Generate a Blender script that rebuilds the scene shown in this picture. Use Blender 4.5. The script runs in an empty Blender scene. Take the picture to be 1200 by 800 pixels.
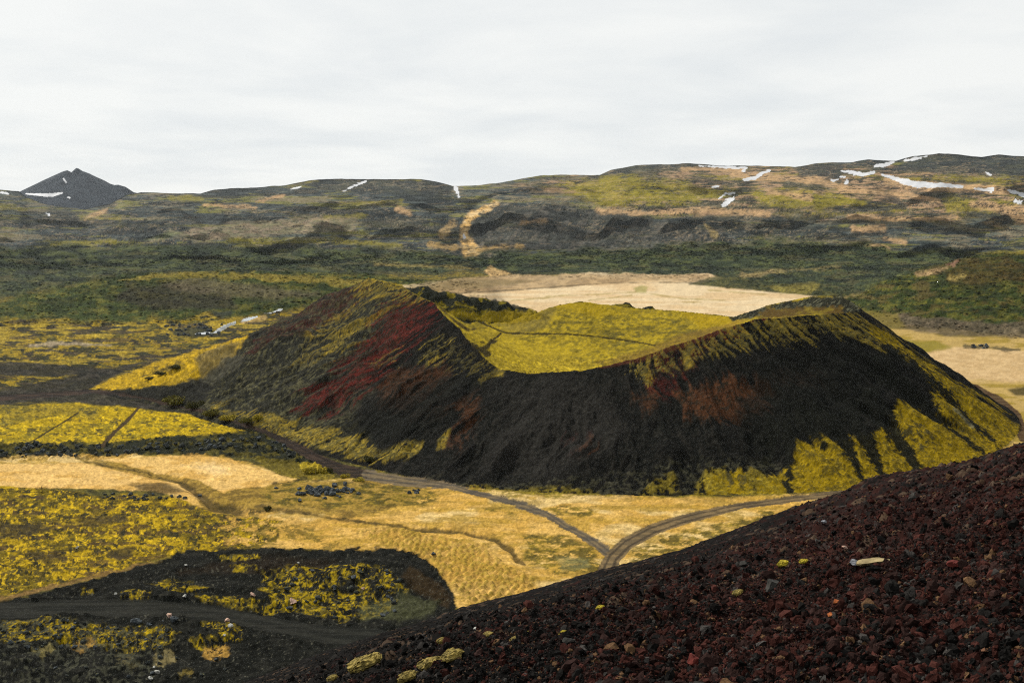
import bpy, math, random
import numpy as np
from mathutils import Vector

random.seed(7)
RNG = np.random.default_rng(11)
F32 = np.float32

# ------------------------------------------------------------------ scene, camera
sc = bpy.context.scene
COL = sc.collection
ZC = 110.0                       # eye height above the valley floor
FPX = 1167.0                     # focal length in photo pixels (1200 wide)
PITCH = math.atan(135.0 / FPX)
CP, SP = math.cos(PITCH), math.sin(PITCH)

cam_d = bpy.data.cameras.new("camera")
cam = bpy.data.objects.new("camera", cam_d)
COL.objects.link(cam)
cam.location = (0, 0, ZC)
cam.rotation_euler = (math.pi / 2 - PITCH, 0, 0)
cam_d.sensor_width = 36.0
cam_d.lens = FPX / 1200.0 * 36.0
cam_d.clip_start = 0.1
cam_d.clip_end = 60000.0
sc.camera = cam


def ray(px, py):
    """slope of a line of sight: x/y and (z-ZC)/y"""
    px = np.asarray(px, float); py = np.asarray(py, float)
    xc = (px - 600.0) / FPX; yc = (400.0 - py) / FPX
    dy = CP + yc * SP
    return xc / dy, (-SP + yc * CP) / dy


def proj(x, y, z):
    dz = z - ZC
    d = y * CP - dz * SP
    return 600.0 + FPX * x / d, 400.0 - FPX * (y * SP + dz * CP) / d


def flat(px, py, z=0.0):
    a, t = ray(px, py)
    y = (z - ZC) / t
    return a * y, y


# ------------------------------------------------------------------ noise
def _hash(ix, iy, seed):
    with np.errstate(over='ignore'):
        h = ix.astype(np.uint32) * np.uint32(374761393) + iy.astype(np.uint32) * np.uint32(668265263) + np.uint32((seed * 2246822519) & 0xffffffff)
        h = (h ^ (h >> np.uint32(13))) * np.uint32(1274126177)
        h = h ^ (h >> np.uint32(16))
        h = h * np.uint32(2654435761)
        h = h ^ (h >> np.uint32(15))
    return h.astype(F32) * F32(1.0 / 4294967296.0)


def vnoise(x, y, seed=0):
    x0 = np.floor(x); y0 = np.floor(y)
    fx = (x - x0).astype(F32); fy = (y - y0).astype(F32)
    ix = x0.astype(np.int64).astype(np.int32); iy = y0.astype(np.int64).astype(np.int32)
    fx = fx * fx * fx * (fx * (fx * 6 - 15) + 10); fy = fy * fy * fy * (fy * (fy * 6 - 15) + 10)
    a = _hash(ix, iy, seed); b = _hash(ix + 1, iy, seed)
    c = _hash(ix, iy + 1, seed); d = _hash(ix + 1, iy + 1, seed)
    return (a + (b - a) * fx + (c - a) * fy + (a - b - c + d) * fx * fy) * 2 - 1


def fbm(x, y, octv=4, seed=0, gain=0.5):
    s = 0; amp = 1.0; tot = 0
    for i in range(octv):
        s = s + amp * vnoise(x, y, seed + i * 17)
        tot += amp; amp *= gain
        x, y = 1.62 * x + 1.18 * y + 13.7, -1.18 * x + 1.62 * y + 5.1
    return s / tot * 1.35


def worley(x, y, seed=0):
    """F1 distance and a random value of the nearest cell"""
    x0 = np.floor(x).astype(np.int32); y0 = np.floor(y).astype(np.int32)
    best = np.full(x.shape, 9.0, F32); val = np.zeros(x.shape, F32); sec = np.full(x.shape, 9.0, F32)
    for i in (-1, 0, 1):
        for j in (-1, 0, 1):
            cx = x0 + i; cy = y0 + j
            px = cx + 0.1 + 0.8 * _hash(cx, cy, seed); py = cy + 0.1 + 0.8 * _hash(cx, cy, seed + 5)
            d = ((x - px) ** 2 + (y - py) ** 2).astype(F32)
            m = d < best
            sec = np.where(m, best, np.minimum(sec, d))
            val = np.where(m, _hash(cx, cy, seed + 9), val)
            best = np.where(m, d, best)
    return np.sqrt(best), np.sqrt(sec), val


def sstep(a, b, x):
    t = np.clip((x - a) / (b - a), 0, 1)
    return t * t * (3 - 2 * t)


def lin(c):
    c = np.asarray(c, float) / 255.0
    return np.where(c <= 0.04045, c / 12.92, ((c + 0.055) / 1.055) ** 2.4)


# ------------------------------------------------------------------ materials
def nodes_of(m):
    m.use_nodes = True
    return m.node_tree.nodes, m.node_tree.links


def terrain_mat(name, scales, var=0.35, bump=0.3, bump_scale=1.0, rough=0.97, spec=0.03):
    m = bpy.data.materials.new(name)
    N, L = nodes_of(m)
    b = N["Principled BSDF"]
    b.inputs["Roughness"].default_value = rough
    b.inputs["Specular IOR Level"].default_value = spec
    att = N.new("ShaderNodeAttribute"); att.attribute_name = "Col"
    geo = N.new("ShaderNodeNewGeometry")
    prev = att.outputs["Color"]
    for k, s in enumerate(scales):
        n = N.new("ShaderNodeTexNoise"); n.inputs["Scale"].default_value = s
        n.inputs["Detail"].default_value = 5; n.inputs["Roughness"].default_value = 0.65
        L.new(geo.outputs["Position"], n.inputs["Vector"])
        r = N.new("ShaderNodeMapRange")
        r.inputs["From Min"].default_value = 0.3; r.inputs["From Max"].default_value = 0.7
        r.inputs["To Min"].default_value = 1 - var; r.inputs["To Max"].default_value = 1 + var
        L.new(n.outputs["Fac"], r.inputs["Value"])
        mx = N.new("ShaderNodeVectorMath"); mx.operation = 'MULTIPLY'
        L.new(prev, mx.inputs[0]); L.new(r.outputs["Result"], mx.inputs[1])
        prev = mx.outputs["Vector"]
    L.new(prev, b.inputs["Base Color"])
    n = N.new("ShaderNodeTexNoise"); n.inputs["Scale"].default_value = bump_scale
    n.inputs["Detail"].default_value = 6; n.inputs["Roughness"].default_value = 0.7
    L.new(geo.outputs["Position"], n.inputs["Vector"])
    bp = N.new("ShaderNodeBump"); bp.inputs["Strength"].default_value = 1.0
    bp.inputs["Distance"].default_value = bump
    L.new(n.outputs["Fac"], bp.inputs["Height"]); L.new(bp.outputs["Normal"], b.inputs["Normal"])
    return m


def simple_mat(name, c1, c2, scale, rough=0.95, bump=0.0, spec=0.15, detail=5):
    """two-tone procedural surface"""
    m = bpy.data.materials.new(name)
    N, L = nodes_of(m)
    b = N["Principled BSDF"]
    b.inputs["Roughness"].default_value = rough; b.inputs["Specular IOR Level"].default_value = spec
    tc = N.new("ShaderNodeTexCoord")
    n = N.new("ShaderNodeTexNoise"); n.inputs["Scale"].default_value = scale
    n.inputs["Detail"].default_value = detail; n.inputs["Roughness"].default_value = 0.65
    L.new(tc.outputs["Object"], n.inputs["Vector"])
    r = N.new("ShaderNodeValToRGB")
    r.color_ramp.elements[0].position = 0.38; r.color_ramp.elements[1].position = 0.62
    r.color_ramp.elements[0].color = (*c1, 1); r.color_ramp.elements[1].color = (*c2, 1)
    L.new(n.outputs["Fac"], r.inputs["Fac"]); L.new(r.outputs["Color"], b.inputs["Base Color"])
    if bump:
        bp = N.new("ShaderNodeBump"); bp.inputs["Distance"].default_value = bump
        L.new(n.outputs["Fac"], bp.inputs["Height"]); L.new(bp.outputs["Normal"], b.inputs["Normal"])
    return m


def moss_rock_mat(name, c1, c2, moss, scale, amount):
    """rock with moss or lichen on its upward faces"""
    m = simple_mat(name, c1, c2, scale, bump=0.05)
    N, L = m.node_tree.nodes, m.node_tree.links
    b = N["Principled BSDF"]; src = b.inputs["Base Color"].links[0].from_socket
    geo = N.new("ShaderNodeNewGeometry"); sx = N.new("ShaderNodeSeparateXYZ")
    L.new(geo.outputs["True Normal"], sx.inputs[0])
    tc = N.new("ShaderNodeTexCoord"); n = N.new("ShaderNodeTexNoise"); n.inputs["Scale"].default_value = scale * 1.7
    L.new(tc.outputs["Object"], n.inputs["Vector"])
    ad = N.new("ShaderNodeMath"); ad.operation = 'ADD'
    L.new(sx.outputs["Z"], ad.inputs[0]); L.new(n.outputs["Fac"], ad.inputs[1])
    mr = N.new("ShaderNodeMapRange"); mr.inputs["From Min"].default_value = 1.6 - amount; mr.inputs["From Max"].default_value = 1.75 - amount
    L.new(ad.outputs[0], mr.inputs["Value"])
    mx = N.new("ShaderNodeMix"); mx.data_type = 'RGBA'
    L.new(mr.outputs["Result"], mx.inputs["Factor"]); L.new(src, mx.inputs["A"]); mx.inputs["B"].default_value = (*moss, 1)
    L.new(mx.outputs["Result"], b.inputs["Base Color"])
    return m


# ------------------------------------------------------------------ object helpers
def tag(o, label=None, cat=None, group=None, kind=None):
    if label: o["label"] = label
    if cat: o["category"] = cat
    if group: o["group"] = group
    if kind: o["kind"] = kind
    return o


def mesh_np(name, verts, faces, mat, col=None, smooth=True, parent=None):
    """faces: (n,k) int array"""
    me = bpy.data.meshes.new(name)
    nv, nf, k = len(verts), len(faces), faces.shape[1]
    me.vertices.add(nv); me.vertices.foreach_set("co", np.ascontiguousarray(verts, F32).ravel())
    me.loops.add(nf * k); me.loops.foreach_set("vertex_index", np.ascontiguousarray(faces, np.int32).ravel())
    me.polygons.add(nf); me.polygons.foreach_set("loop_start", np.arange(0, nf * k, k, dtype=np.int32))
    me.polygons.foreach_set("use_smooth", np.full(nf, smooth, bool))
    me.update(calc_edges=True)
    if col is not None:
        at = me.color_attributes.new("Col", 'FLOAT_COLOR', 'POINT')
        c4 = np.ones((nv, 4), F32); c4[:, :3] = col
        at.data.foreach_set("color", c4.ravel())
    me.materials.append(mat)
    o = bpy.data.objects.new(name, me); COL.objects.link(o)
    if parent is not None: o.parent = parent
    return o


# ------------------------------------------------------------------ terrain heights
SKY_PX = [(-700, 232), (-300, 226), (0, 222.5), (22, 225), (32, 232), (55, 240), (100, 246), (130, 238), (146, 229), (165, 225.5), (200, 226), (235, 227), (252, 222), (300, 220), (335, 217), (365, 211.5),
          (400, 209), (440, 210), (492, 210), (512, 213), (530, 218), (560, 217), (590, 213), (615, 209), (640, 205), (680, 204.5), (703, 205),
          (716, 199), (745, 193.5), (800, 191.5), (850, 194), (900, 195), (932, 196), (955, 192), (1000, 190), (1018, 187), (1050, 188), (1070, 183),
          (1100, 180), (1120, 181), (1150, 184), (1170, 181.5), (1200, 183), (1300, 190), (1500, 200), (1900, 215)]


def curve_T(pts):
    a, t = ray([p[0] for p in pts], [p[1] for p in pts])
    return lambda q: np.interp(q, a, t)


T_SKY = curve_T(SKY_PX)
YB = 2500.0
PC = (55.0, 590.0)

CREST = [(430, 325, 640), (470, 334, 612), (510, 355, 580), (540, 385, 548), (560, 411, 527), (585, 432, 508), (620, 437, 500), (680, 434, 494),
         (740, 421, 494), (800, 401, 500), (850, 383, 508), (890, 373, 518), (950, 369, 530), (995, 366, 550), (1008, 361, 572), (985, 346, 600),
         (950, 347, 630), (905, 356, 655), (860, 371, 668), (800, 365, 690), (760, 362, 700), (720, 358, 705), (680, 353, 705),
         (650, 358, 702), (620, 370, 695), (590, 378, 690), (540, 376, 690), (490, 352, 685), (455, 331, 665)]
BASE_PX = [(100, 462), (210, 480), (330, 512), (430, 548), (560, 573), (700, 580), (850, 580), (1000, 575), (1110, 548), (1192, 512)]
BASE_XY = [(305, 610), (285, 690), (200, 770), (60, 810), (-80, 800), (-200, 740), (-275, 690)]


def _ring():
    th, rc, zc = [], [], []
    for px, py, y in CREST:
        a, t = ray(px, py); x = a * y; z = ZC + t * y
        th.append(math.atan2(y - PC[1], x - PC[0])); rc.append(math.hypot(x - PC[0], y - PC[1])); zc.append(float(z))
    th = np.array(th); o = np.argsort(th)
    tb, rb = [], []
    pts = [tuple(float(q) for q in flat(*p)) for p in BASE_PX] + BASE_XY
    for x, y in pts:
        tb.append(math.atan2(y - PC[1], x - PC[0])); rb.append(math.hypot(x - PC[0], y - PC[1]))
    tb = np.array(tb); ob = np.argsort(tb)
    g = np.linspace(-math.pi, math.pi, 721)
    def per(t, v, blur):
        v = np.interp(g, t, v, period=2 * math.pi)
        if blur:
            k = np.exp(-np.linspace(-2, 2, blur) ** 2); k /= k.sum()
            vv = np.concatenate([v[-61:-1], v, v[1:61]])
            v = np.convolve(vv, k, 'same')[60:-60]
        return v
    return g, per(th[o], np.array(rc)[o], 7), per(th[o], np.array(zc)[o], 7), per(tb[ob], np.array(rb)[ob], 25)


RG, RC_, ZC_, RB_ = _ring()


def crater_polar(x, y):
    dx = x - PC[0]; dy = y - PC[1]
    th = np.arctan2(dy, dx); r = np.hypot(dx, dy)
    return th, r, np.interp(th, RG, RC_), np.interp(th, RG, ZC_), np.interp(th, RG, RB_)


def ridge(x, y, pts, y0, sf, sb):
    """low ridge whose crest follows the given line at distance y0"""
    a, t = ray([p[0] for p in pts], [p[1] for p in pts])
    q = x / y0
    top = ZC + np.interp(q, a, t) * y0
    ends = sstep(a[0] - 0.006, a[0] + 0.004, q) * (1 - sstep(a[-1] - 0.004, a[-1] + 0.006, q))
    d = y - y0
    return top * ends * np.exp(-(d / np.where(d < 0, sf, sb)) ** 2)


def tri(y, y0, y1, y2):
    return np.clip(np.minimum((y - y0) / (y1 - y0), (y2 - y) / (y2 - y1)), 0, 1)


HILL_R = [(960, 372), (1000, 352), (1040, 330), (1080, 315), (1120, 304), (1160, 299), (1200, 297), (1300, 288), (1600, 290), (1950, 300)]
HILL_L = [(-700, 365), (-200, 362), (0, 352), (60, 340), (110, 328), (160, 322), (220, 320), (300, 320), (400, 323), (480, 328), (540, 334), (600, 345)]
TH_R, TH_L = curve_T(HILL_R), curve_T(HILL_L)


def base_height(x, y):
    """valley with its hills and the crater; smooth part"""
    a = x / y
    z = np.zeros(x.shape)
    z = z + 1.0 * fbm(x / 90, y / 90, 3, 3) * sstep(230, 300, y)
    # hill on the right, moor ridge on the left
    zr = np.clip(ZC + 1500 * TH_R(a) + 7 * fbm(x / 130, y / 130, 3, 8), 0, None)
    z = z + zr * sstep(0, 1, tri(y, 960, 1500, 2100)) ** 0.8 * sstep(0.30, 0.36, a)
    zl = np.clip(ZC + 1420 * TH_L(a) + 4 * fbm(x / 110, y / 110, 3, 9), 0, None)
    z = z + zl * sstep(0, 1, tri(y, 1130, 1420, 2100)) * (1 - sstep(-0.03, 0.0, a))
    # scoria cone
    th, r, rc, zc, rb = crater_polar(x, y)
    t = np.clip((r - rc) / np.maximum(rb - rc, 5), 0, 1)
    zo = zc * (1 - t) ** 1.12
    zf = 22.0
    zi = zf + (zc - zf) * np.clip(r / rc, 0, 1) ** 1.7
    c = np.where(r > rc, zo, zi)
    c = np.where(r > rb, 0, c)
    ins = np.clip(1 - t, 0, 1)
    z = np.maximum(z * (1 - sstep(0, .15, ins)), c) if np.ndim(z) else z
    # lumpy lava ridges behind the far rim
    lump = 1 + 0.035 * fbm(x / 14, y / 14, 3, 21)
    z = np.maximum(z, ridge(x, y, [(462, 338), (480, 337), (520, 341), (560, 346), (600, 356), (630, 367), (655, 378)], 770, 45, 40) * lump)
    z = np.maximum(z, ridge(x, y, [(712, 363), (735, 356), (757, 358), (780, 365)], 770, 30, 30) * lump)
    # moss-covered apron left of the cone
    ap = ridge(x, y, [(100, 460), (140, 444), (180, 432), (230, 416), (262, 405), (300, 402)], 690, 50, 45)
    z = np.maximum(z, ap)
    return z


# rows and columns of the land sheet: columns fan out from the viewer, rows get wider apart with distance
def rows_T(v0, v1, step):
    v = np.arange(v0, v1, -step)
    return ZC / -ray(0, v)[1]


rows = np.concatenate([np.linspace(70, 225, 40), rows_T(810, 582, 0.9), np.linspace(398, 440, 75)[1:], np.linspace(440, 620, 260)[1:],
                       np.linspace(620, 800, 170)[1:], 800 * (960 / 800.) ** np.linspace(0, 1, 40)[1:],
                       960 * (1600 / 960.) ** np.linspace(0, 1, 170)[1:], 1600 * (YB / 1600.) ** np.linspace(0, 1, 60)[1:]])
rows = np.unique(np.round(rows, 4))
cols_px = np.concatenate([np.arange(-700, -60, 14), np.arange(-60, 1260, 1.12), np.arange(1260, 1900, 14)])
cols = (cols_px - 600) / FPX / CP
NC = len(cols)
A, Y = np.meshgrid(cols, rows)
X = A * Y
Z = base_height(X, Y)

# the mountain range beyond: benches and scarps up to the skyline
SN = 720
s = np.linspace(0, 1, SN + 1)[1:]
S, A2 = np.meshgrid(s, cols, indexing='ij')
Tb = -ZC / YB
Ts = T_SKY(A2)
xx = A2 * 9.0
warp = 0.10 * fbm(xx * 1.3, S * 3, 3, 40) * np.sin(np.pi * S)
bench = S + warp
g = S + 0.055 * np.sin(bench * 2 * np.pi * 3.0 + 1.0 + 2 * fbm(xx * 0.7, S * 1.5, 2, 41)) * np.sin(np.pi * S) ** 0.5
g = np.maximum.accumulate(np.clip(g, 0, 1), axis=0)
g = g * 0.97 + 0.03 * S
YS_ = 6800 + 900 * fbm(cols[None, :] * 5, cols[None, :] * 0 + .5, 2, 44)
Y2 = YB * (YS_ / YB) ** g
T2 = Tb + (Ts - Tb) * (S ** 1.05)
X2 = A2 * Y2
Z2 = ZC + Y2 * T2
rel = np.sin(np.pi * np.clip(S, 0, 1) ** 0.9) ** 0.8
Z2 = Z2 + rel * (48 * fbm(X2 / 620, Y2 / 700, 4, 50, .5) - 42 * np.abs(fbm(X2 / 300, Y2 / 420, 4, 51, .55)) + 14 * fbm(X2 / 95, Y2 / 130, 4, 55, .55) + 1.0 * fbm(X2 / 40, Y2 / 60, 2, 53))
Z2 = Z2 + (S ** 3) * 5 * fbm(X2 / 160, Y2 / 160, 4, 52)
# far side of the range
yb = Y2[-1:] * (1 + np.linspace(0.01, 0.6, 24)[:, None] ** 1.3)
A3 = np.repeat(cols[None, :], 24, 0)
Z3 = ZC + yb * (Ts[-1:] - 0.03 * np.linspace(0.02, 1, 24)[:, None])
X3 = A3 * yb
nG = len(rows)
X = np.concatenate([X, X2, X3]); Y = np.concatenate([Y, Y2, yb]); Z = np.concatenate([Z, Z2, Z3])
NR = X.shape[0]
ROW = np.repeat(np.arange(NR)[:, None], NC, 1)
U, V = proj(X, Y, Z)                       # where each spot of land lies for the viewer; used to lay out ground cover
th, r_, rc_, zc_, rb_ = crater_polar(X, Y)
isg = ROW < nG
cone_t = np.clip((r_ - rc_) / np.maximum(rb_ - rc_, 5), -1, 1.2)
in_cone = isg & (r_ < rb_ * 0.995) & (base_height(X, Y) > 0.3 if False else True)
inside = isg & (r_ < rc_)
outer = in_cone & ~inside

# ------------------------------------------------------------------ ground cover painting
K = 1.75
C = np.zeros(X.shape + (3,), F32)
WU = fbm(U / 30, V / 10, 5, 101, .6).astype(F32)         # uneven edges
WI = fbm(U / 10, V / 5, 4, 105, .6).astype(F32)
WC = fbm(U / 5, V / 5, 2, 107).astype(F32)


def polymask(poly, soft=3, rough=6, n=None, valid=None):
    P = np.asarray(poly, float)
    pad = soft + rough * 1.5 + 2
    sel = (U > P[:, 0].min() - pad) & (U < P[:, 0].max() + pad) & (V > P[:, 1].min() - pad) & (V < P[:, 1].max() + pad)
    if valid is not None: sel &= valid
    M = np.zeros(U.shape, F32)
    u = U[sel]; v = V[sel]
    if len(u) == 0: return M
    d = np.full(u.shape, 1e9); ins = np.zeros(u.shape, bool)
    for i in range(len(P)):
        x0, y0 = P[i]; x1, y1 = P[(i + 1) % len(P)]
        ex, ey = x1 - x0, y1 - y0
        tt = np.clip(((u - x0) * ex + (v - y0) * ey) / (ex * ex + ey * ey + 1e-9), 0, 1)
        d = np.minimum(d, (u - x0 - tt * ex) ** 2 + (v - y0 - tt * ey) ** 2)
        cr = ((y0 > v) != (y1 > v)) & (u < (x1 - x0) * (v - y0) / ((y1 - y0) if y1 != y0 else 1e-9) + x0)
        ins ^= cr
    sd = np.sqrt(d) * np.where(ins, 1, -1)
    nn = (WU if n is None else n)[sel]
    M[sel] = sstep(-soft, soft, sd + rough * nn)
    return M


def strokemask(pts, w, soft=1.5, rough=1.5, n=None, valid=None):
    P = np.asarray(pts, float); W = np.broadcast_to(np.asarray(w, float), (len(P),))
    pad = W.max() + soft + rough * 1.5 + 2
    sel = (U > P[:, 0].min() - pad) & (U < P[:, 0].max() + pad) & (V > P[:, 1].min() - pad) & (V < P[:, 1].max() + pad)
    if valid is not None: sel &= valid
    M = np.zeros(U.shape, F32)
    u = U[sel]; v = V[sel]
    if len(u) == 0: return M
    best = np.full(u.shape, -1e9)
    for i in range(len(P) - 1):
        x0, y0 = P[i]; x1, y1 = P[i + 1]
        ex, ey = x1 - x0, y1 - y0
        tt = np.clip(((u - x0) * ex + (v - y0) * ey) / (ex * ex + ey * ey + 1e-9), 0, 1)
        dd = np.sqrt((u - x0 - tt * ex) ** 2 + (v - y0 - tt * ey) ** 2)
        best = np.maximum(best, (W[i] + (W[i + 1] - W[i]) * tt) / 2 - dd)
    nn = (WI if n is None else n)[sel]
    M[sel] = sstep(-soft, soft, best + rough * nn)
    return M


def lay(mask, rgb, op=1.0, rgb2=None, f=None):
    """cover the masked land with a tone (or two tones mixed by f)"""
    c = lin(rgb) / K
    m = (mask * op)
    sel = m > 0.003
    mm = m[sel][:, None]
    if rgb2 is not None:
        c2 = lin(rgb2) / K; ff = f[sel][:, None]
        tgt = c * (1 - ff) + c2 * ff
    else:
        tgt = c
    C[sel] = C[sel] * (1 - mm) + tgt * mm


mt = ~isg                                    # mountains
# shared world-space textures
n_big = fbm(X / 60, Y / 60, 3, 201).astype(F32)
n_mid = fbm(X / 14, Y / 14, 6, 203, .66).astype(F32)
n_fin = fbm(X / 3.2, Y / 3.2, 3, 205).astype(F32)
n_s = fbm(U / 34, V / 4.5, 6, 207, .66).astype(F32)          # drawn-out patches of the far moor
n_s2 = fbm(U / 12, V / 3.2, 5, 209, .7).astype(F32)
n_far = fbm(X / 260, Y / 420, 4, 211).astype(F32)
ones = np.ones(U.shape, F32)

# --- base of valley
lay(isg * ones, (128, 116, 40), 1, (86, 84, 44), sstep(-.3, .4, n_mid))
lay(isg * sstep(-.05, .25, n_s2 + .5 * n_fin), (52, 50, 34), .75)

# --- mountains base
def th_(n, a, w=.06): return sstep(a - w, a + w, n)
m1 = fbm(U / 34, V / 4.2, 6, 701, .66); m2 = fbm(U / 12, V / 2.4, 5, 703, .68); m3 = fbm(U / 60 + V / 30, V / 6, 5, 705, .62)
slopy = np.gradient(Z, axis=1) / np.maximum(np.gradient(X, axis=1), 1e-3)
h1 = fbm(U / 90, V / 9, 6, 751, .6); h2 = fbm(U / 40, V / 3.0, 5, 753, .6)
lay(mt * ones, (72, 78, 76), 1, (52, 59, 58), sstep(-.3, .3, h1))
lay(mt * th_(h1 + .5 * h2, .1, .08), (96, 100, 88), .85)
lay(mt * th_(fbm(U / 50, V / 4, 5, 755, .6), .22, .05), (122, 118, 50), .7)
lay(mt * th_(h1 * .7 + h2, .32, .04), (122, 112, 88), .8)
lay(mt * th_(h2 - h1, .3, .05), (36, 41, 40), .8)
# olive and tan plateau on the right
pl = polymask([(610, 212), (700, 200), (830, 190), (1000, 192), (1210, 205), (1500, 215), (1500, 275), (1200, 262), (1000, 256), (830, 252), (760, 246), (700, 240), (640, 226)], 6, 10, valid=mt)
lay(pl, (92, 86, 58), .9, (138, 118, 84), sstep(-.05, .1, h2))
lay(pl * th_(m3, .02), (132, 118, 40), .8)
lay(pl * th_(h1 * .6 + h2 * .6, .06, .05), (64, 66, 52), .85)
lay(pl * th_(fbm(U / 36, V / 3, 5, 219, .65), .16), (170, 138, 106), .8)
lay(pl * th_(fbm(U / 16, V / 2.6, 5, 220, .65), .18), (48, 50, 44), .8)
for poly in ([(655, 218), (720, 205), (800, 212), (860, 225), (800, 240), (700, 240)], [(880, 222), (960, 225), (1020, 236), (960, 245), (890, 238)],
             [(1105, 232), (1190, 235), (1190, 246), (1110, 250)], [(1110, 206), (1180, 208), (1170, 214), (1120, 212)]):
    lay(polymask(poly, 4, 7, n=n_s2, valid=mt), (140, 128, 34), .75)
# dark ridges on the skyline
for poly in ([(1040, 200), (1072, 183), (1105, 178), (1150, 182), (1200, 180), (1400, 186), (1400, 208), (1200, 206), (1140, 204), (1080, 202)],
             [(985, 196), (1015, 185), (1045, 190), (1035, 197)], [(700, 207), (722, 197), (750, 191), (800, 190), (850, 193), (800, 198), (740, 201)],
             [(350, 216), (390, 208), (500, 208), (535, 219), (520, 232), (470, 228), (380, 224)], [(930, 197), (960, 191), (990, 193), (985, 208), (940, 206)]):
    lay(polymask(poly, 2, 2, valid=mt), (52, 56, 54), .9, (66, 68, 58), sstep(-.2, .3, n_s2))
# scarps
for pts, w in (([(430, 262), (520, 268), (590, 272), (660, 276), (760, 270), (830, 262), (900, 266), (960, 270)], 13),
               ([(560, 262), (600, 245), (660, 252), (760, 258)], 11), ([(830, 255), (900, 258), (1000, 262), (1080, 262)], 6),
               ([(0, 262), (60, 258), (140, 262), (230, 270)], 12), ([(60, 244), (100, 236), (130, 240)], 9), ([(840, 265), (880, 275), (930, 275)], 10),
               ([(1080, 255), (1130, 250), (1180, 256)], 5), ([(980, 244), (1040, 246)], 5), ([(1150, 222), (1200, 226)], 6),
               ([(1060, 240), (1040, 228)], 4)):
    lay(strokemask(pts, w, 3, 5, valid=mt), (44, 48, 46), .8, (62, 64, 56), sstep(-.2, .3, n_s2))
# streaked scree on the dark bluff
bl = polymask([(555, 290), (552, 262), (575, 245), (650, 240), (760, 258), (850, 270), (850, 290), (700, 296)], 4, 5, valid=mt)
lay(bl, (60, 61, 56), .8, (88, 84, 76), sstep(0, .4, fbm(U / 5 + V / 7, V / 9, 3, 221)))
# pale hill on the left and gullies
lay(polymask([(195, 280), (225, 268), (270, 262), (340, 256), (420, 254), (415, 268), (360, 272), (280, 279)], 3, 4, valid=mt), (122, 116, 88), .8, (146, 128, 104), sstep(-.2, .3, n_s2))
lay(polymask([(168, 281), (200, 270), (215, 273), (190, 282)], 2, 2, valid=mt), (118, 122, 82), .7)
lay(strokemask([(552, 293), (546, 282), (543, 270), (549, 256), (562, 247), (582, 239)], [22, 14, 9, 8, 8, 6], 2, 3), (204, 164, 98), 1, (222, 190, 136), sstep(-.2, .3, n_s2))
lay(strokemask([(518, 275), (530, 262)], 10, 2, 3), (166, 140, 96), .8)
lay(strokemask([(505, 286), (520, 289), (560, 291), (612, 288)], [7, 7, 6, 3], 2, 2.5), (168, 138, 84), .8)
lay(strokemask([(825, 262), (838, 276)], [3, 8], 1.5, 2), (150, 130, 82), .8)
for pts, w in (([(1000, 268), (1035, 268)], 6), ([(1038, 279), (1060, 284)], 5), ([(1010, 290), (1038, 292)], 8), ([(100, 257), (125, 246)], 4), ([(300, 236), (330, 230)], 4),
               ([(240, 240), (300, 243)], 3), ([(465, 245), (480, 249)], 5), ([(995, 254), (1060, 257), (1120, 255)], 4), ([(1140, 240), (1200, 246)], 8), ([(1000, 222), (1060, 228), (1100, 236)], 5),
               ([(1150, 236), (1200, 256)], 9), ([(1040, 212), (1080, 218), (1120, 219), (1180, 224)], 9), ([(860, 205), (960, 212), (1000, 222)], 8), ([(700, 246), (760, 250), (830, 246), (900, 250)], 6),
               ([(900, 225), (950, 232)], 6), ([(800, 198), (870, 200)], 4), ([(610, 262), (640, 258)], 2)):
    lay(strokemask(pts, w, 2, 3, n=n_s2, valid=mt), (184, 150, 108), .85)
for pts, w in (([(395, 283), (470, 287)], 5), ([(270, 281), (330, 284), (400, 282)], 5), ([(60, 288), (100, 284), (135, 283)], 5), ([(0, 243), (30, 246)], 3), ([(95, 256), (140, 256)], 3), ([(200, 232), (235, 234)], 6),
               ([(400, 238), (470, 236)], 3), ([(380, 254), (430, 252)], 3), ([(470, 210), (492, 211)], 2), ([(350, 213), (372, 212)], 3), ([(1130, 298), (1200, 296)], 5)):
    lay(strokemask(pts, w, 2, 3, n=n_s2), (134, 124, 44), .75)

# ledges and runnels of the range
bluff_m = polymask([(540, 292), (550, 262), (575, 245), (650, 240), (760, 256), (950, 262), (1000, 268), (950, 284), (850, 290), (700, 296)], 5, 6, valid=mt)
for (su_, sv_, sd_, w_, c_, o_) in ((46, 5.0, 721, .045, (30, 34, 33), .85), (30, 3.6, 723, .05, (36, 40, 38), .7), (70, 8, 725, .04, (28, 32, 31), .9), (24, 3, 727, .05, (134, 122, 100), .6), (40, 4.5, 729, .035, (150, 132, 104), .6)):
    nn_ = fbm(U / su_, V / sv_, 5, sd_, .6)
    lay(mt * (1 - sstep(w_ * .5, w_ * 1.5, np.abs(nn_))) * sstep(-.2, .1, fbm(U / 60, V / 12, 3, sd_ + 1)), c_, o_)
lay(mt * sstep(.15, .3, fbm(U / 3.0 + V / 5, V / 9, 3, 731)) * sstep(.1, .3, h1) * bluff_m, (104, 106, 98), .3)
lay(mt * sstep(.2, .35, fbm(U / 2.6 - V / 6, V / 8, 3, 733)) * sstep(-.3, .1, h1) * bluff_m, (34, 38, 36), .4)
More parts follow.
